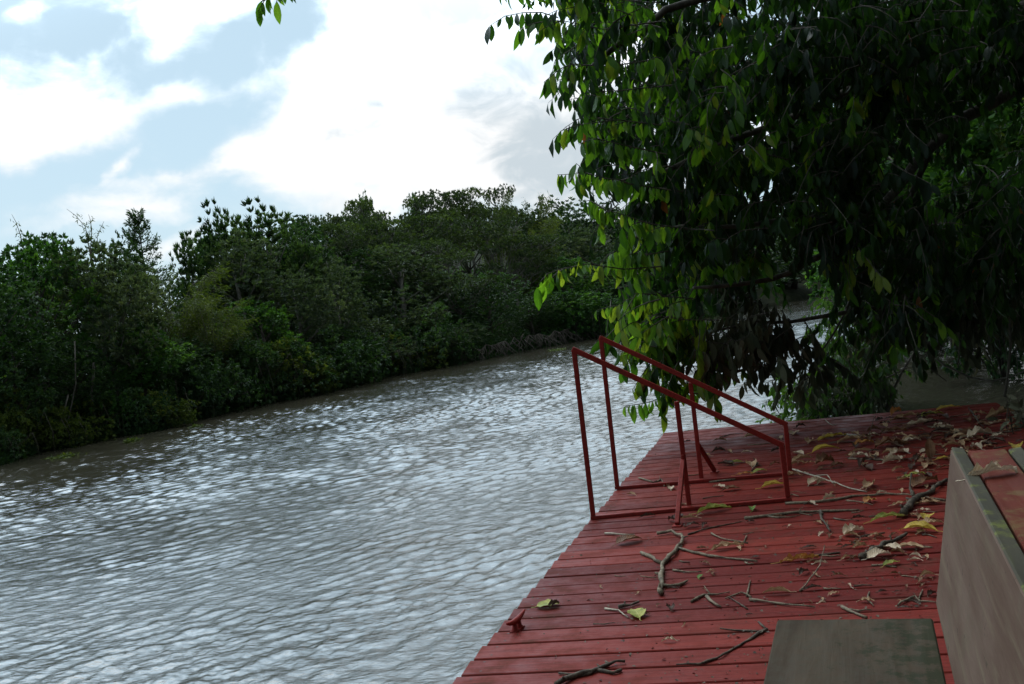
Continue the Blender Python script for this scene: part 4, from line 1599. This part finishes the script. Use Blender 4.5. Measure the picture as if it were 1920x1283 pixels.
# ------------------------------------------------------------------ the near bank at the right, its trees and hanging vines
def build_right_bank():
    # waterline from far right round to the dock's landward side
    wl = [P(1560, 553, WATER), P(1680, 575, WATER), P(1790, 590, WATER), P(1920, 622, WATER), Vector((14.5, 24, WATER)), Vector((12, 17, WATER)), Vector((9.5, 12, WATER)), Vector((8.0, 9.0, WATER)),
          Vector((6.2, 6.4, WATER)), Vector((5.2, 3.5, WATER)), Vector((5.0, 0, WATER)), Vector((5, -6, WATER)), Vector((5, -20, WATER))]
    V, F = [], []
    offs = [(-1.5, -.9), (-.3, -.25), (.15, .1), (.6, .7), (1.5, 1.1), (3, 1.4), (6, 2.2), (12, 4), (25, 7.5), (60, 12)]
    for k, p in enumerate(wl):
        a = wl[max(k - 1, 0)]; b = wl[min(k + 1, len(wl) - 1)]
        t = (b - a); t.z = 0; t.normalize()
        n = Vector((-t.y, t.x, 0))
        if n.dot(Vector((1, .3, 0))) < 0: n = -n
        for (o, h) in offs:
            v = p + n * o
            V.append((v.x, v.y, WATER + h + .15 * mnoise.noise(v * .7)))
    m_ = len(offs)
    F = [(i * m_ + j, i * m_ + j + 1, (i + 1) * m_ + j + 1, (i + 1) * m_ + j) for i in range(len(wl) - 1) for j in range(m_ - 1)]
    o = link('near_bank_terrain', mesh_np('near_bank_terrain', np.array(V), np.array(F), smooth=True), soilM)
    tag(o, kind='structure')


build_right_bank()


def right_trees():
    def at(kind, px, py, d, zb, wpx, lab, var=None, grp=None):
        p = PD(px, py, d)
        H0 = 2.3 if 'shrub' in kind else (6.6 if kind == 'bamboo' else 6.1)
        W0 = {'flat': 6.6, 'bamboo': 5.4, 'tier': 2.8}.get(kind, 4.4)
        put_tree(kind, (p.x, p.y, zb), wpx / FPX * d / W0, (p.z - zb) / H0, lab, grp, var)
    at('fresh', 1870, 70, 24, -.3, 560, 'sunlit yellow green tree seen through the dark foliage at upper right', 0)
    at('bamboo', 1800, 130, 27, -.5, 330, 'pale green feathery clump behind the dark foliage at upper right', 0)
    for i, (px, py, d, w) in enumerate([(1800, -60, 34, 520), (2000, -250, 30, 620), (2180, -300, 24, 620), (1700, 150, 42, 420)]):
        at('broad', px, py, d, -1.2, w, 'tall dark tree forming the shaded wall of the right bank', i, 'tall trees of the right bank')
    at('fresh', 1770, 120, 22, -.3, 420, 'loose light green tree behind the gap in the dark boughs', 0)
    at('bamboo', 1890, 110, 21, -.3, 300, 'drooping yellow green clump at the upper right edge', 1)
    at('fresh', 1640, 290, 30, -1.2, 260, 'light green tree glimpsed between dark boughs right of centre', 1)
    at('fresh', 1990, 180, 20, 0, 420, 'dense green tree at the far right edge behind the hanging leaves', 1)
    at('broad', 1760, 330, 26, -1, 300, 'dark low tree on the right bank behind the drooping boughs', 0)
    at('broad', 1900, 330, 22, -1, 300, 'dark tree on the right bank at the photo edge', 1)
    at('shrub', 1860, 470, 22, -1.5, 260, 'dark shrub on the right bank above the brown water', 0)
    at('shrub', 1730, 500, 30, -1.5, 240, 'dark shrub overhanging the shaded inlet', 1)
    at('broad', 1650, 400, 40, -1.3, 240, 'dark tree where the shaded bank meets the river', 2)


right_trees()


def rear_shade_trees():
    """unseen near-bank trees behind and beside the dock, added to block light"""
    for i, (x, y, s) in enumerate([(7.5, -2, 1.3), (6.5, -7, 1.5), (2.5, -9, 1.6), (-2, -11, 1.5), (-7, -12, 1.4), (9.5, 3, 1.4), (11, 8, 1.4), (5, -13, 1.8)]):
        put_tree('broad', (x, y, -1.0), s * 1.1, s * 1.25, 'unseen dense tree added on the near bank to block light from behind the dock', 'shade trees added on the near bank', i)


rear_shade_trees()


def hanging_vines():
    for pts, r, lab in [([(1893, 600), (1895, 650), (1890, 700), (1884, 745)], .012, 'dark vine hanging straight down at the right edge'),
                        ([(1935, 690), (1900, 705), (1860, 715), (1820, 708), (1770, 685), (1755, 672)], .009, 'thin pale vine looping low over the shaded water'),
                        ([(1800, 640), (1798, 665), (1796, 690)], .006, 'short thin twig hanging over the shaded water'),
                        ([(1735, 685), (1755, 700), (1775, 715)], .005, 'fine twig arching over the shaded water')]:
        V = [PD(x, y, 9.2) for x, y in pts]
        w = MB()
        w.tube([v - V[0] for v in V], r, 6)
        o = w.build('hanging_vine', palebarkM if 'pale' in lab else barkM, None, True)
        o.location = V[0]
        tag(o, lab, 'vine')


hanging_vines()


# grey leaved seedling at the far right corner of the dock
def corner_plant():
    g = np.random.default_rng(8)
    base = P(1905, 800)
    base.z = -.5
    T = empty('corner_plant', base, 'grey leafed plant poking up at the right corner of the dock', 'plant')
    tws = []
    for (x, y) in [(1886, 740), (1890, 752), (1905, 735), (1918, 745), (1900, 760), (1925, 765), (1912, 775), (1930, 735)]:
        e = np.array(PD(x, y, base.y + .2 * g.normal())) - np.array(base)
        s = np.array([.1 * g.normal(), .1 * g.normal(), 0])
        tws.append(np.array([s, s * .4 + e * .6 + (0.03, 0, .02), e]))
    for k in range(16):
        e = np.array([g.uniform(-.08, .7), g.uniform(-.4, .4), g.uniform(.3, .62)])
        tws.append(np.array([e * .1, e * .6, e]))
    grow('foliage', tws, g, .10, .8, mudleafM, T, .06, droop=.3)


corner_plant()

# ------------------------------------------------------------------ litter on the dock
def dry_mat(name, c1, c2, cv, trans=.12):
    mt, t, bs, out = newmat(name)
    u = t.nodes.new('ShaderNodeUVMap')
    sp = t.nodes.new('ShaderNodeSeparateXYZ')
    t.links.new(u.outputs[0], sp.inputs[0])
    au = mathn(t, 'ABSOLUTE', mathn(t, 'SUBTRACT', sp.outputs[0], .5))
    o = coords(t)
    n1 = noise(t, o, 26, 5, .65)
    n2 = noise(t, o, 90, 4)
    col = mixc(t, mapr(t, n1, .38, .64), c1, c2)
    mid = mapr(t, au, 0, .05, 1, 0)
    lat = mathn(t, 'SINE', mathn(t, 'MULTIPLY', mathn(t, 'SUBTRACT', sp.outputs[1], mathn(t, 'MULTIPLY', au, .5)), 70))
    lt = mapr(t, lat, .6, 1, 0, .5)
    col = mixc(t, mathn(t, 'MAXIMUM', mathn(t, 'MULTIPLY', mid, .7), mathn(t, 'MULTIPLY', lt, .5)), col, cv)
    col = mixc(t, mapr(t, n2, .66, .76, 0, .7), col, (.05, .025, .012))
    t.links.new(col, bs.inputs['Base Color'])
    bs.inputs['Roughness'].default_value = .6
    bs.inputs['Specular IOR Level'].default_value = .3
    bump(t, bs, mathn(t, 'ADD', lat, mathn(t, 'MULTIPLY', n1, 3)), .5, .002)
    tr = t.nodes.new('ShaderNodeBsdfTranslucent')
    t.links.new(col, tr.inputs[0])
    mx = t.nodes.new('ShaderNodeMixShader')
    mx.inputs[0].default_value = trans
    t.links.new(bs.outputs[0], mx.inputs[1]); t.links.new(tr.outputs[0], mx.inputs[2])
    t.links.new(mx.outputs[0], out.inputs[0])
    return mt


DM = {
    'yellow': dry_mat('leaf_yellow', (.42, .27, .03), (.55, .38, .05), (.6, .45, .12), .2),
    'ygreen': dry_mat('leaf_yellow_green', (.20, .22, .035), (.42, .38, .08), (.5, .46, .15), .2),
    'brown': dry_mat('leaf_brown', (.12, .048, .02), (.23, .105, .045), (.25, .15, .08)),
    'tan': dry_mat('leaf_tan', (.32, .17, .08), (.46, .29, .15), (.5, .38, .25)),
    'pale': dry_mat('leaf_pale', (.44, .31, .19), (.62, .47, .33), (.68, .55, .42)),
    'orange': dry_mat('leaf_orange', (.38, .13, .03), (.50, .24, .05), (.5, .3, .1)),
    'green': dry_mat('leaf_green', (.08, .16, .02), (.15, .26, .04), (.25, .33, .08), .25),
    'dark': dry_mat('leaf_dark', (.05, .025, .015), (.09, .045, .028), (.12, .07, .04)),
}


def fallen_leaf_mesh(g, L, W, curl, bend, crinkle, stem=True, tear=0.0):
    """a dry leaf: curl = roll across the width (radians each side), bend = arch along the length"""
    ns, nw = 14, 8
    V, UV = [], []
    ph = g.random(6) * 6.28
    for i in range(ns + 1):
        s = i / ns
        w = W * .5 * max(.02, math.sin(math.pi * (s ** .85) * .98 + .02)) ** .62 * (1 - .35 * max(0, s - .75) / .25)
        if i in (0, ns): w = .0015
        w *= 1 + .07 * math.sin(9 * s + ph[0]) * 1.0
        cy = (s - .5) * L
        cz = bend * L * (.25 - (s - .5) ** 2)
        for j in range(nw + 1):
            u = j / nw * 2 - 1
            c = curl * (1 + .35 * math.sin(3 * s + ph[1])) + 1e-4
            a = abs(u) * c
            x = math.copysign(math.sin(a) / c, u) * w if u else 0
            z = (1 - math.cos(a)) / c * w
            f = crinkle * L * abs(u) * (math.sin(17 * s + 2 * u + ph[2]) * .6 + math.sin(29 * s - 5 * u + ph[3]) * .4)
            wv = .05 * L * crinkle * 4 * math.sin(5 * s + 1.5 * u + ph[4])
            V.append((x + .04 * L * math.sin(2.2 * s + ph[5]) * .8, cy, cz + z + f + wv))
            UV.append((j / nw, s))
    F = []
    for i in range(ns):
        for j in range(nw):
            b = i * (nw + 1) + j
            F.append((b, b + 1, b + nw + 2, b + nw + 1))
    V = np.array(V); UV = np.array(UV)
    if stem:
        k = len(V)
        c0 = V[nw // 2]
        st = []
        for q in range(5):
            t = q / 4
            p = c0 + np.array([.012 * math.sin(t * 2 + ph[0]) * t, -t * L * .22, -.003 * t])
            for a in range(4):
                an = a * math.pi / 2
                r = .0016
                st.append(p + (r * math.cos(an), 0, r * math.sin(an)))
        F2 = [(k + q * 4 + a, k + q * 4 + (a + 1) % 4, k + q * 4 + 4 + (a + 1) % 4, k + q * 4 + 4 + a) for q in range(4) for a in range(4)]
        V = np.concatenate([V, st]); F += F2
        UV = np.concatenate([UV, np.tile([.5, .1], (20, 1))])
    return V, np.array(F), UV


def put_leaf(px, py, Lpx, color, ang, label, curl=.7, bend=.3, cr=.03, wr=.42, group=None, z=0.0, tilt=(0, 0), name=None, seed=None):
    """leaf centre at a photo point on the deck; ang = heading of its tip on the deck, degrees from the view's right"""
    g = np.random.default_rng(seed if seed is not None else int(px * 7 + py * 13))
    p = P(px, py + 2, z)
    L = Lpx / FPX * p.y * 1.12
    V, F, UV = fallen_leaf_mesh(g, L, L * wr, curl, bend, cr)
    M = Matrix.Rotation(R(ang - 90), 3, 'Z') @ Matrix.Rotation(R(tilt[0]), 3, 'X') @ Matrix.Rotation(R(tilt[1]), 3, 'Y')
    V = V @ np.array(M).T
    V[:, 2] -= np.percentile(V[:, 2], 1.0) - .004
    me = mesh_np('fallen_leaf', V, F, uv=UV, smooth=True)
    o = link(name or 'fallen_leaf', me, DM[color])
    o.location = p
    tag(o, label, 'leaf', group or 'fallen leaves on the red dock')
    return o


def stick(pts_px, r, label, branches=(), z=.0, mat=None, name='fallen_stick', lift=None):
    """a dead stick lying on the deck through photo points; branches: (index, [(px,py),...], radius)"""
    g = np.random.default_rng(int(pts_px[0][0] * 3 + pts_px[0][1]))
    r = r * .85
    lift = lift or [0] * len(pts_px)
    W = [P(x, y, z + r + l) for (x, y), l in zip(pts_px, lift)]
    o0 = W[0].copy(); o0.z = 0

    def dens(W, r, r2=None):
        out = []
        for i in range(len(W) - 1):
            k = max(2, int((W[i + 1] - W[i]).length / .05))
            for s in range(k):
                t = s / k
                p = W[i].lerp(W[i + 1], t) - o0
                if i or s: p += Vector(g.normal(size=3)) * r * .35
                p.z = max(p.z, z + r * .8)
                out.append(p)
        out.append(W[-1] - o0)
        n = len(out)
        rad = [r * (1 - .45 * i / (n - 1)) * (1 + .18 * g.normal()) for i in range(n)]
        return out, rad
    m_ = MB()
    p, rad = dens(W, r)
    m_.tube(p, rad, 7)
    # knots
    for k in range(1, len(p) - 1, 4):
        d = Vector(g.normal(size=3)); d.z = abs(d.z) * .5
        d = d.normalized() * r * 2.2
        m_.tube([p[k], p[k] + d], [rad[k] * .6, rad[k] * .35], 5)
    me = m_
    o = me.build(name, mat or stickM, None, True)
    o.location = o0
    tag(o, label, 'stick', 'dead sticks lying on the red dock')
    for (bp, br) in branches:
        b = MB()
        Wb = [P(x, y, z + br + (l[0] if l else 0)) for x, y, *l in bp]
        pp, rd = dens(Wb, br)
        b.tube(pp, rd, 6)
        c = b.build('side_branch', mat or stickM, o, True)
    return o


stickM = simple_mat('dead_stick', (.06, .045, .028), (.22, .17, .11), 35, .85, .6, .004)
darkstickM = simple_mat('dark_stick', (.035, .025, .018), (.12, .09, .06), 30, .85, .6, .004)
palestickM = simple_mat('pale_stick', (.22, .18, .13), (.42, .36, .27), 35, .85, .6, .004)

# --- sticks named one by one
stick([(1240, 1112), (1240, 1080), (1243, 1055), (1262, 1038), (1276, 1018), (1278, 1005), (1258, 996), (1232, 1000)], .016, 'thick forked stick standing out alone in the middle of the dock',
      [([(1241, 1055), (1222, 1045), (1202, 1036)], .011), ([(1244, 1098), (1272, 1097), (1290, 1088)], .009), ([(1272, 1028), (1300, 1035), (1340, 1044), (1385, 1048), (1420, 1052)], .008)])
stick([(1042, 1283), (1075, 1268), (1110, 1258), (1140, 1245), (1172, 1240)], .012, 'knobbly stick at the bottom edge of the dock nearest the viewer',
      [([(1110, 1262), (1085, 1266), (1048, 1262)], .007), ([(1120, 1256), (1150, 1262), (1165, 1256)], .008), ([(1140, 1245), (1135, 1240)], .006)], mat=darkstickM)
stick([(1438, 1180), (1410, 1196), (1385, 1210), (1365, 1222), (1345, 1234)], .007, 'thin crooked dark twig left of the bench seat',
      [([(1435, 1178), (1422, 1166)], .005), ([(1345, 1234), (1310, 1246), (1268, 1246)], .005)], mat=darkstickM)
stick([(1405, 1124), (1440, 1128), (1480, 1134), (1528, 1138)], .007, 'straight grey twig above the bench seat',
      [([(1400, 1118), (1407, 1088)], .004), ([(1408, 1120), (1390, 1110), (1360, 1122)], .005)])
stick([(1578, 1137), (1600, 1148), (1625, 1158)], .008, 'small bundle of grey twigs just above the bench seat', [([(1590, 1142), (1612, 1146), (1634, 1144)], .005), ([(1630, 1110), (1626, 1125), (1638, 1136)], .004)])
stick([(1684, 1135), (1700, 1124), (1716, 1120), (1728, 1128)], .008, 'short mossy twig close to the mauve backrest', [([(1722, 1126), (1730, 1106)], .004)])
stick([(1500, 1108), (1520, 1085), (1538, 1060), (1546, 1022)], .004, 'long fine twig standing up beside the torn orange leaf', lift=[0, .01, .03, .06])
stick([(1615, 1044), (1640, 1030), (1670, 1014), (1700, 1000)], .018, 'thick mossy stick half under the pale leaves right of centre', mat=darkstickM)
stick([(1695, 962), (1706, 945), (1722, 930), (1745, 920), (1775, 900)], .022, 'thickest dark mossy branch reaching up to the bench back', [([(1712, 930), (1706, 910), (1709, 888, .05)], .009)], mat=darkstickM)
stick([(1472, 944), (1510, 942), (1550, 940), (1600, 930), (1660, 926), (1720, 930), (1772, 938)], .009, 'long pale stick running from the handrail foot to the bench')
stick([(1396, 972), (1440, 966), (1480, 962), (1540, 958), (1612, 956)], .010, 'long straight stick below the handrail foot with fine litter caught on it', [([(1440, 968), (1470, 972), (1500, 966)], .005)])
stick([(1486, 880), (1520, 890), (1545, 898), (1570, 906), (1595, 916), (1625, 922)], .007, 'slender forked pale stick curving from the far handrail foot', [([(1530, 892), (1550, 890), (1562, 906)], .005)], mat=palestickM)
stick([(1538, 958), (1541, 975), (1548, 985), (1557, 996)], .010, 'short bent stub of wood below the long straight stick', mat=darkstickM)
stick([(1334, 1000), (1354, 1010), (1378, 1014), (1402, 1018)], .007, 'small hooked twig right of the forked stick', [([(1395, 1016), (1400, 1004)], .005)])
stick([(1134, 1000), (1160, 1003), (1190, 1002)], .008, 'short straight stick above the dark cupped leaf', mat=palestickM)
stick([(1290, 1002), (1330, 990), (1390, 978)], .005, 'thin dark twig lying right of the near brace foot', mat=darkstickM)
stick([(1160, 1138), (1180, 1134), (1198, 1128)], .010, 'short charred stick touching the green yellow leaf', mat=darkstickM)
stick([(1134, 1141), (1160, 1145), (1178, 1158)], .005, 'curved pale stalk left of the green yellow leaf', mat=palestickM)
stick([(1296, 1128), (1320, 1115), (1345, 1114), (1368, 1110)], .006, 'tangle of thin twigs between the forked stick and the grey twig', [([(1325, 1118), (1335, 1130), (1352, 1138)], .007), ([(1330, 1112), (1320, 1098)], .003)])
stick([(1402, 1142), (1370, 1122), (1366, 1122)], .004, 'fine dark twig left of the straight grey twig', mat=darkstickM)
stick([(1198, 896), (1225, 904), (1240, 900), (1246, 912)], .008, 'knotted twig on the boards between the two handrails', [([(1238, 900), (1236, 892)], .004)])
stick([(1330, 904), (1370, 900), (1420, 890)], .008, 'stick lying along the far handrail base')
stick([(1430, 1184), (1380, 1182), (1350, 1178)], .004, 'wispy twig by the plank joint left of the seat', mat=darkstickM)
stick([(1575, 815), (1610, 817), (1636, 818)], .010, 'pale stick near the far edge of the dock', mat=palestickM)
stick([(1590, 860), (1650, 862), (1700, 860), (1778, 858)], .008, 'long stick lying across the dock beyond the bench back')
stick([(1640, 780), (1634, 800), (1625, 830)], .004, 'fine twig sticking up among the far leaf pile', lift=[.12, .05, 0], mat=darkstickM)
stick([(1816, 765), (1835, 790), (1845, 803)], .008, 'dark twig leaning at the far right of the dock', mat=darkstickM, lift=[.05, .02, 0])
stick([(1548, 788), (1560, 798), (1568, 796)], .005, 'small pale twig by the far dock edge', mat=palestickM)
stick([(1740, 800), (1800, 806), (1860, 812), (1915, 806)], .009, 'long dark stick at the far right beyond the bench')
stick([(1410, 882), (1420, 868), (1412, 858)], .006, 'short twig propped near the far handrail foot', lift=[0, .01, .05], mat=darkstickM)
stick([(1510, 1045), (1540, 1040), (1575, 1036)], .007, 'short dull stick left of the thick mossy one', mat=darkstickM)

# --- leaves named one by one: px, py, length px, colour, heading, label, curl, bend, crinkle, width ratio
LV = [
    (1028, 1136, 40, 'ygreen', 5, 'single yellow green leaf lying flat near the cleat', .3, .1, .03, .85),
    (1193, 1152, 50, 'ygreen', 100, 'broad green yellow leaf with a pale midrib right of the cleat', .45, .25, .03, .62),
    (1180, 1016, 48, 'brown', 20, 'large dark brown cupped leaf below the near handrail', 1.1, .35, .02, .62),
    (1410, 955, 26, 'green', 80, 'small fresh green leaf under the near handrail foot', .6, .5, .05, .5),
    (1314, 1082, 20, 'green', 60, 'tiny bright green sprig right of the forked stick', .5, .3, .05, .45),
    (1340, 958, 62, 'ygreen', 10, 'long curled yellow green leaf at the foot of the near middle post', 1.3, .3, .04, .35),
    (1365, 1028, 60, 'tan', 15, 'long tan curled leaf right of the forked stick', 1.5, .25, .06, .3),
    (1452, 912, 46, 'yellow', 8, 'yellow edged leaf left of the near short post', 1.0, .3, .04, .45),
    (1550, 846, 50, 'yellow', 5, 'big yellow arched leaf in the far half of the dock', 1.0, .55, .02, .42),
    (1560, 820, 54, 'yellow', 12, 'flat yellow leaf with a brown end behind the big arched one', .8, .15, .05, .3),
    (1505, 862, 40, 'tan', 15, 'folded tan leaf between the posts and the big yellow leaf', 1.3, .3, .05, .45),
    (1780, 766, 46, 'yellow', 4, 'clean yellow leaf lying highest up, at the far dock edge', .7, .3, .02, .4),
    (1750, 779, 46, 'ygreen', 12, 'dull yellow leaf just below the highest yellow one', .9, .3, .04, .42),
    (1746, 866, 34, 'brown', 80, 'rust brown leaf standing on edge behind the bench back', .5, .1, .03, .55),
    (1769, 860, 26, 'yellow', 0, 'small yellow leaf touching the far end of the bench back', .6, .2, .03, .5),
    (1715, 893, 46, 'ygreen', 18, 'creamy narrow leaf pointing right toward the bench back', .9, .3, .05, .3),
    (1632, 940, 26, 'orange', 30, 'small torn orange leaf beside the long pale stick', .7, .3, .08, .8),
    (1666, 974, 66, 'ygreen', 8, 'long yellow green leaf below the thickest branch', .9, .3, .04, .28),
    (1740, 972, 34, 'yellow', 60, 'bright yellow folded leaf against the bench back', .9, .5, .05, .7),
    (1722, 996, 62, 'yellow', 150, 'large orange yellow leaf drooping below the bright folded one', .8, .5, .03, .5),
    (1745, 985, 48, 'tan', 10, 'pinkish tan leaf lying over the large orange yellow one', .9, .4, .05, .5),
    (1602, 1000, 42, 'pale', 20, 'pale crumpled leaf alone in the middle right of the dock', .9, .5, .09, .75),
    (1648, 1044, 46, 'pale', 15, 'pale ribbed leaf like a shell beside the mossy stick', .7, .45, .03, .7),
    (1672, 1030, 34, 'pale', 120, 'small whitish leaf overlapping the shell like one', .8, .4, .04, .7),
    (1705, 1028, 46, 'tan', 160, 'pinkish ribbed leaf right of the whitish pair', .6, .3, .03, .5),
    (1672, 1058, 36, 'ygreen', 25, 'small yellow green leaf below the shell like leaf', .8, .3, .04, .45),
    (1500, 1052, 70, 'orange', 10, 'torn orange strip of leaf left of the long fine twig', 1.2, .15, .09, .2),
    (1456, 1113, 46, 'tan', 165, 'tan half rolled leaf above the straight grey twig', 1.5, .25, .03, .38),
    (1588, 1048, 26, 'tan', 30, 'small curled tan leaf left of the shell like leaf', 1.4, .3, .05, .4),
    (1630, 912, 40, 'tan', 60, 'pinkish crumpled leaf beside the slender forked stick', 1.0, .4, .08, .6),
    (1528, 906, 34, 'pale', 40, 'grey curled leaf near the slender forked stick', 1.2, .4, .05, .6),
    (1548, 870, 36, 'brown', 20, 'dark brown crumpled ball of leaf below the big yellow one', 1.6, .6, .14, .8),
    (1615, 872, 38, 'dark', 60, 'curled dark grey leaf ring in the far half of the dock', 1.8, .9, .05, .5),
    (1675, 866, 40, 'pale', 8, 'ribbed grey brown leaf on the long stick beyond the bench', 1.4, .3, .05, .45),
    (1700, 784, 60, 'tan', 8, 'long tan leaf in the pile at the far dock edge', 1.1, .2, .06, .3),
    (1730, 796, 70, 'pale', 15, 'long pale leaf with a torn edge in the far pile', 1.0, .2, .04, .26),
    (1680, 775, 36, 'orange', 40, 'orange brown curled leaf at the far dock edge', 1.3, .5, .06, .5),
    (1880, 780, 70, 'tan', 20, 'big tan rolled leaf at the far right corner', 1.5, .3, .07, .35),
    (1840, 820, 50, 'pale', 15, 'crumpled pinkish leaf beyond the bench back', 1.0, .5, .1, .6),
    (1875, 819, 30, 'pale', 0, 'flat pinkish leaf right of the crumpled one', .7, .3, .05, .55),
    (1905, 840, 46, 'yellow', 60, 'brownish yellow leaf at the right edge of the dock', .9, .4, .05, .6),
    (1770, 806, 36, 'pale', 20, 'light curled leaf in the middle of the far pile', 1.1, .4, .06, .5),
    (1380, 868, 26, 'ygreen', 10, 'small pale green leaf beyond the far brace', .8, .3, .04, .5),
    (1425, 885, 26, 'ygreen', 15, 'pale yellow leaf touching the far handrail base', .8, .4, .04, .55),
    (1395, 889, 30, 'orange', 5, 'flat orange leaf by the far handrail base', .5, .15, .05, .35),
    (1215, 968, 26, 'dark', 10, 'dark shrivelled leaf on the near handrail base', 1.5, .2, .08, .4),
    (1292, 972, 30, 'tan', 170, 'ribbed brown leaf right of the near brace foot', 1.4, .2, .05, .35),
    (1262, 977, 24, 'dark', 120, 'dark crumpled leaf left of the near brace foot', 1.6, .5, .12, .7),
    (1348, 846, 24, 'dark', 15, 'dark shrivelled leaf behind the far brace', 1.5, .4, .1, .5),
    (1400, 848, 18, 'pale', 160, 'tiny pale curl beyond the far handrail', 1.4, .3, .05, .4),
    (1372, 918, 34, 'brown', 5, 'dull brown leaf between the far and near handrail bases', .8, .3, .05, .5),
    (1258, 1142, 20, 'dark', 80, 'small dark crumpled leaf right of the green yellow one', 1.6, .6, .12, .9),
    (1502, 800, 20, 'dark', 20, 'dark curled leaf near the far edge beyond the handrails', 1.5, .5, .1, .6),
    (1525, 1104, 30, 'dark', 5, 'thin dark leaf under the long fine twig', 1.0, .2, .04, .4),
    (1735, 908, 60, 'brown', 30, 'large dull brown leaf under the thickest branch', .8, .4, .05, .55),
    (1690, 945, 36, 'tan', 10, 'small tan leaf at the lower end of the thickest branch', 1.0, .2, .05, .3),
    (1740, 944, 46, 'tan', 170, 'tan leaf with a yellow rim beside the bench back', 1.1, .2, .04, .3),
    (1740, 875, 36, 'tan', 50, 'light pinkish leaf between the long stick and the bench back', .7, .3, .06, .5),
    (1640, 1030, 24, 'dark', 30, 'dark leaf scrap at the end of the mossy stick', 1.2, .3, .08, .6),
    (1748, 1116, 18, 'dark', 20, 'dark round leaf scrap at the foot of the bench back', 1.3, .5, .1, .9),
    (1615, 848, 40, 'tan', 170, 'rolled light leaf above the dark leaf ring', 1.5, .2, .04, .3),
    (1668, 838, 56, 'brown', 15, 'wide brown crumpled leaf heap right of the big yellow leaf', 1.1, .5, .1, .5),
    (1620, 833, 40, 'orange', 15, 'orange brown leaf left of the wide brown heap', 1.1, .3, .07, .45),
    (1595, 828, 44, 'tan', 175, 'ribbed tan leaf behind the orange brown one', 1.2, .3, .06, .45),
    (1710, 829, 36, 'pale', 10, 'pinkish curled leaf right of the wide brown heap', 1.2, .4, .06, .5),
]
for (px, py, L, c, a, lab, cu, be, cr, wr) in LV:
    tilt = (0, 0)
    if 'on edge' in lab: tilt = (78, 0)
    put_leaf(px, py, L, c, a, lab, cu, be, cr, wr, tilt=tilt)

# leaf-web curl on the bench back
_bo, _tb, _bi = BENCH
pp = P(1862, 893, _tb.z - .012)
g = np.random.default_rng(2)
V, F, UV = fallen_leaf_mesh(g, .12, .05, 1.5, .25, .09)
V[:, 2] -= np.percentile(V[:, 2], 2)
Mz = np.array(Matrix.Rotation(R(-80), 3, 'Z'))
o = link('fallen_leaf', mesh_np('fallen_leaf', V @ Mz.T, F, uv=UV, smooth=True), DM['pale'])
o.location = pp
tag(o, 'shrivelled whitish leaf lying across the top of the bench back', 'leaf', 'fallen leaves on the red dock')

# --- the nameless small bits: denser to the right and far side
gg = np.random.default_rng(77)
kinds = [('brown', 'small curled brown leaf scrap in the litter of the dock', 'small brown leaf scraps on the dock'), ('dark', 'small dark leaf scrap in the litter of the dock', 'small dark leaf scraps on the dock'),
         ('tan', 'small tan leaf scrap in the litter of the dock', 'small tan leaf scraps on the dock'), ('pale', 'small pale leaf scrap in the litter of the dock', 'small pale leaf scraps on the dock')]
cnt = 0
while cnt < 270:
    px = gg.uniform(1000, 1915); py = gg.uniform(775, 1240)
    if cnt > 200: px, py = gg.normal(1740, 90), gg.normal(820, 28)
    if px > 1916 or py < 772: continue
    if gg.random() > ((px - 950) / 950) ** 1.6: continue
    if py > 880 and px > 1745: continue
    if py > 1145 and px > 1420: continue
    if py > 1050 and gg.random() < .5: continue
    lx = 845 + (1283 - py) * .849
    if px < lx + 25: continue
    if py < 812 - .0912 * (px - 1245) + 10: continue
    k = int(gg.choice(4, p=[.3, .25, .28, .17]))
    put_leaf(px, py, gg.uniform(9, 27) * (1.35 if py < 900 else 1), kinds[k][0], gg.uniform(-30, 210), kinds[k][1], gg.uniform(.6, 1.7), gg.uniform(.1, .6), gg.uniform(.03, .1), gg.uniform(.3, .7), group=kinds[k][2],
             name='leaf_scrap', seed=cnt)
    cnt += 1
cnt = 0
while cnt < 60:
    px = gg.uniform(1050, 1915); py = gg.uniform(775, 1200)
    if gg.random() > ((px - 950) / 950) ** 1.2: continue
    if py > 880 and px > 1735: continue
    if py > 1135 and px > 1400: continue
    if px < 845 + (1283 - py) * .849 + 40: continue
    if py < 812 - .0912 * (px - 1245) + 12: continue
    a = gg.uniform(-.35, .35); L = gg.uniform(12, 55)
    dx, dy = L * math.cos(a), L * math.sin(a) * .5
    s = stick([(px, py), (px + dx * .5, py + dy * .5 + gg.uniform(-3, 3)), (px + dx, py + dy)], gg.uniform(.0025, .006), 'thin small twig in the litter of the dock', mat=[stickM, darkstickM][cnt % 2], name='small_twig')
    s['group'] = 'small twigs on the dock'
    cnt += 1


def crumbs():
    """bark crumbs and leaf dust"""
    g = np.random.default_rng(9)
    n = 1500
    px = g.uniform(930, 1915, n * 3); py = g.uniform(770, 1283, n * 3)
    ok = (px > 845 + (1283 - py) * .849 + 8) & (py > 812 - .0912 * (px - 1245) + 6) & (g.random(n * 3) < ((px - 800) / 1100) ** 1.5) & ~((py > 860) & (px > 1745))
    px, py = px[ok][:n], py[ok][:n]
    pos = np.array([tuple(P(a, b, .004)) for a, b in zip(px, py)])
    L = leaves(diamond_tpl(.6), pos, unit(rnd_dir(len(pos), g) * (1, 1, .3)), unit(rnd_dir(len(pos), g) * .6 + (0, 0, 1)), .006 + .016 * g.random(len(pos)) ** 2, np.zeros(len(pos)) + .3)
    o = leaf_mesh('litter_crumbs', [L], darkstickM, smooth=False)
    tag(o, 'fine bark crumbs and leaf dust scattered over the red boards', 'litter', kind='stuff')


crumbs()
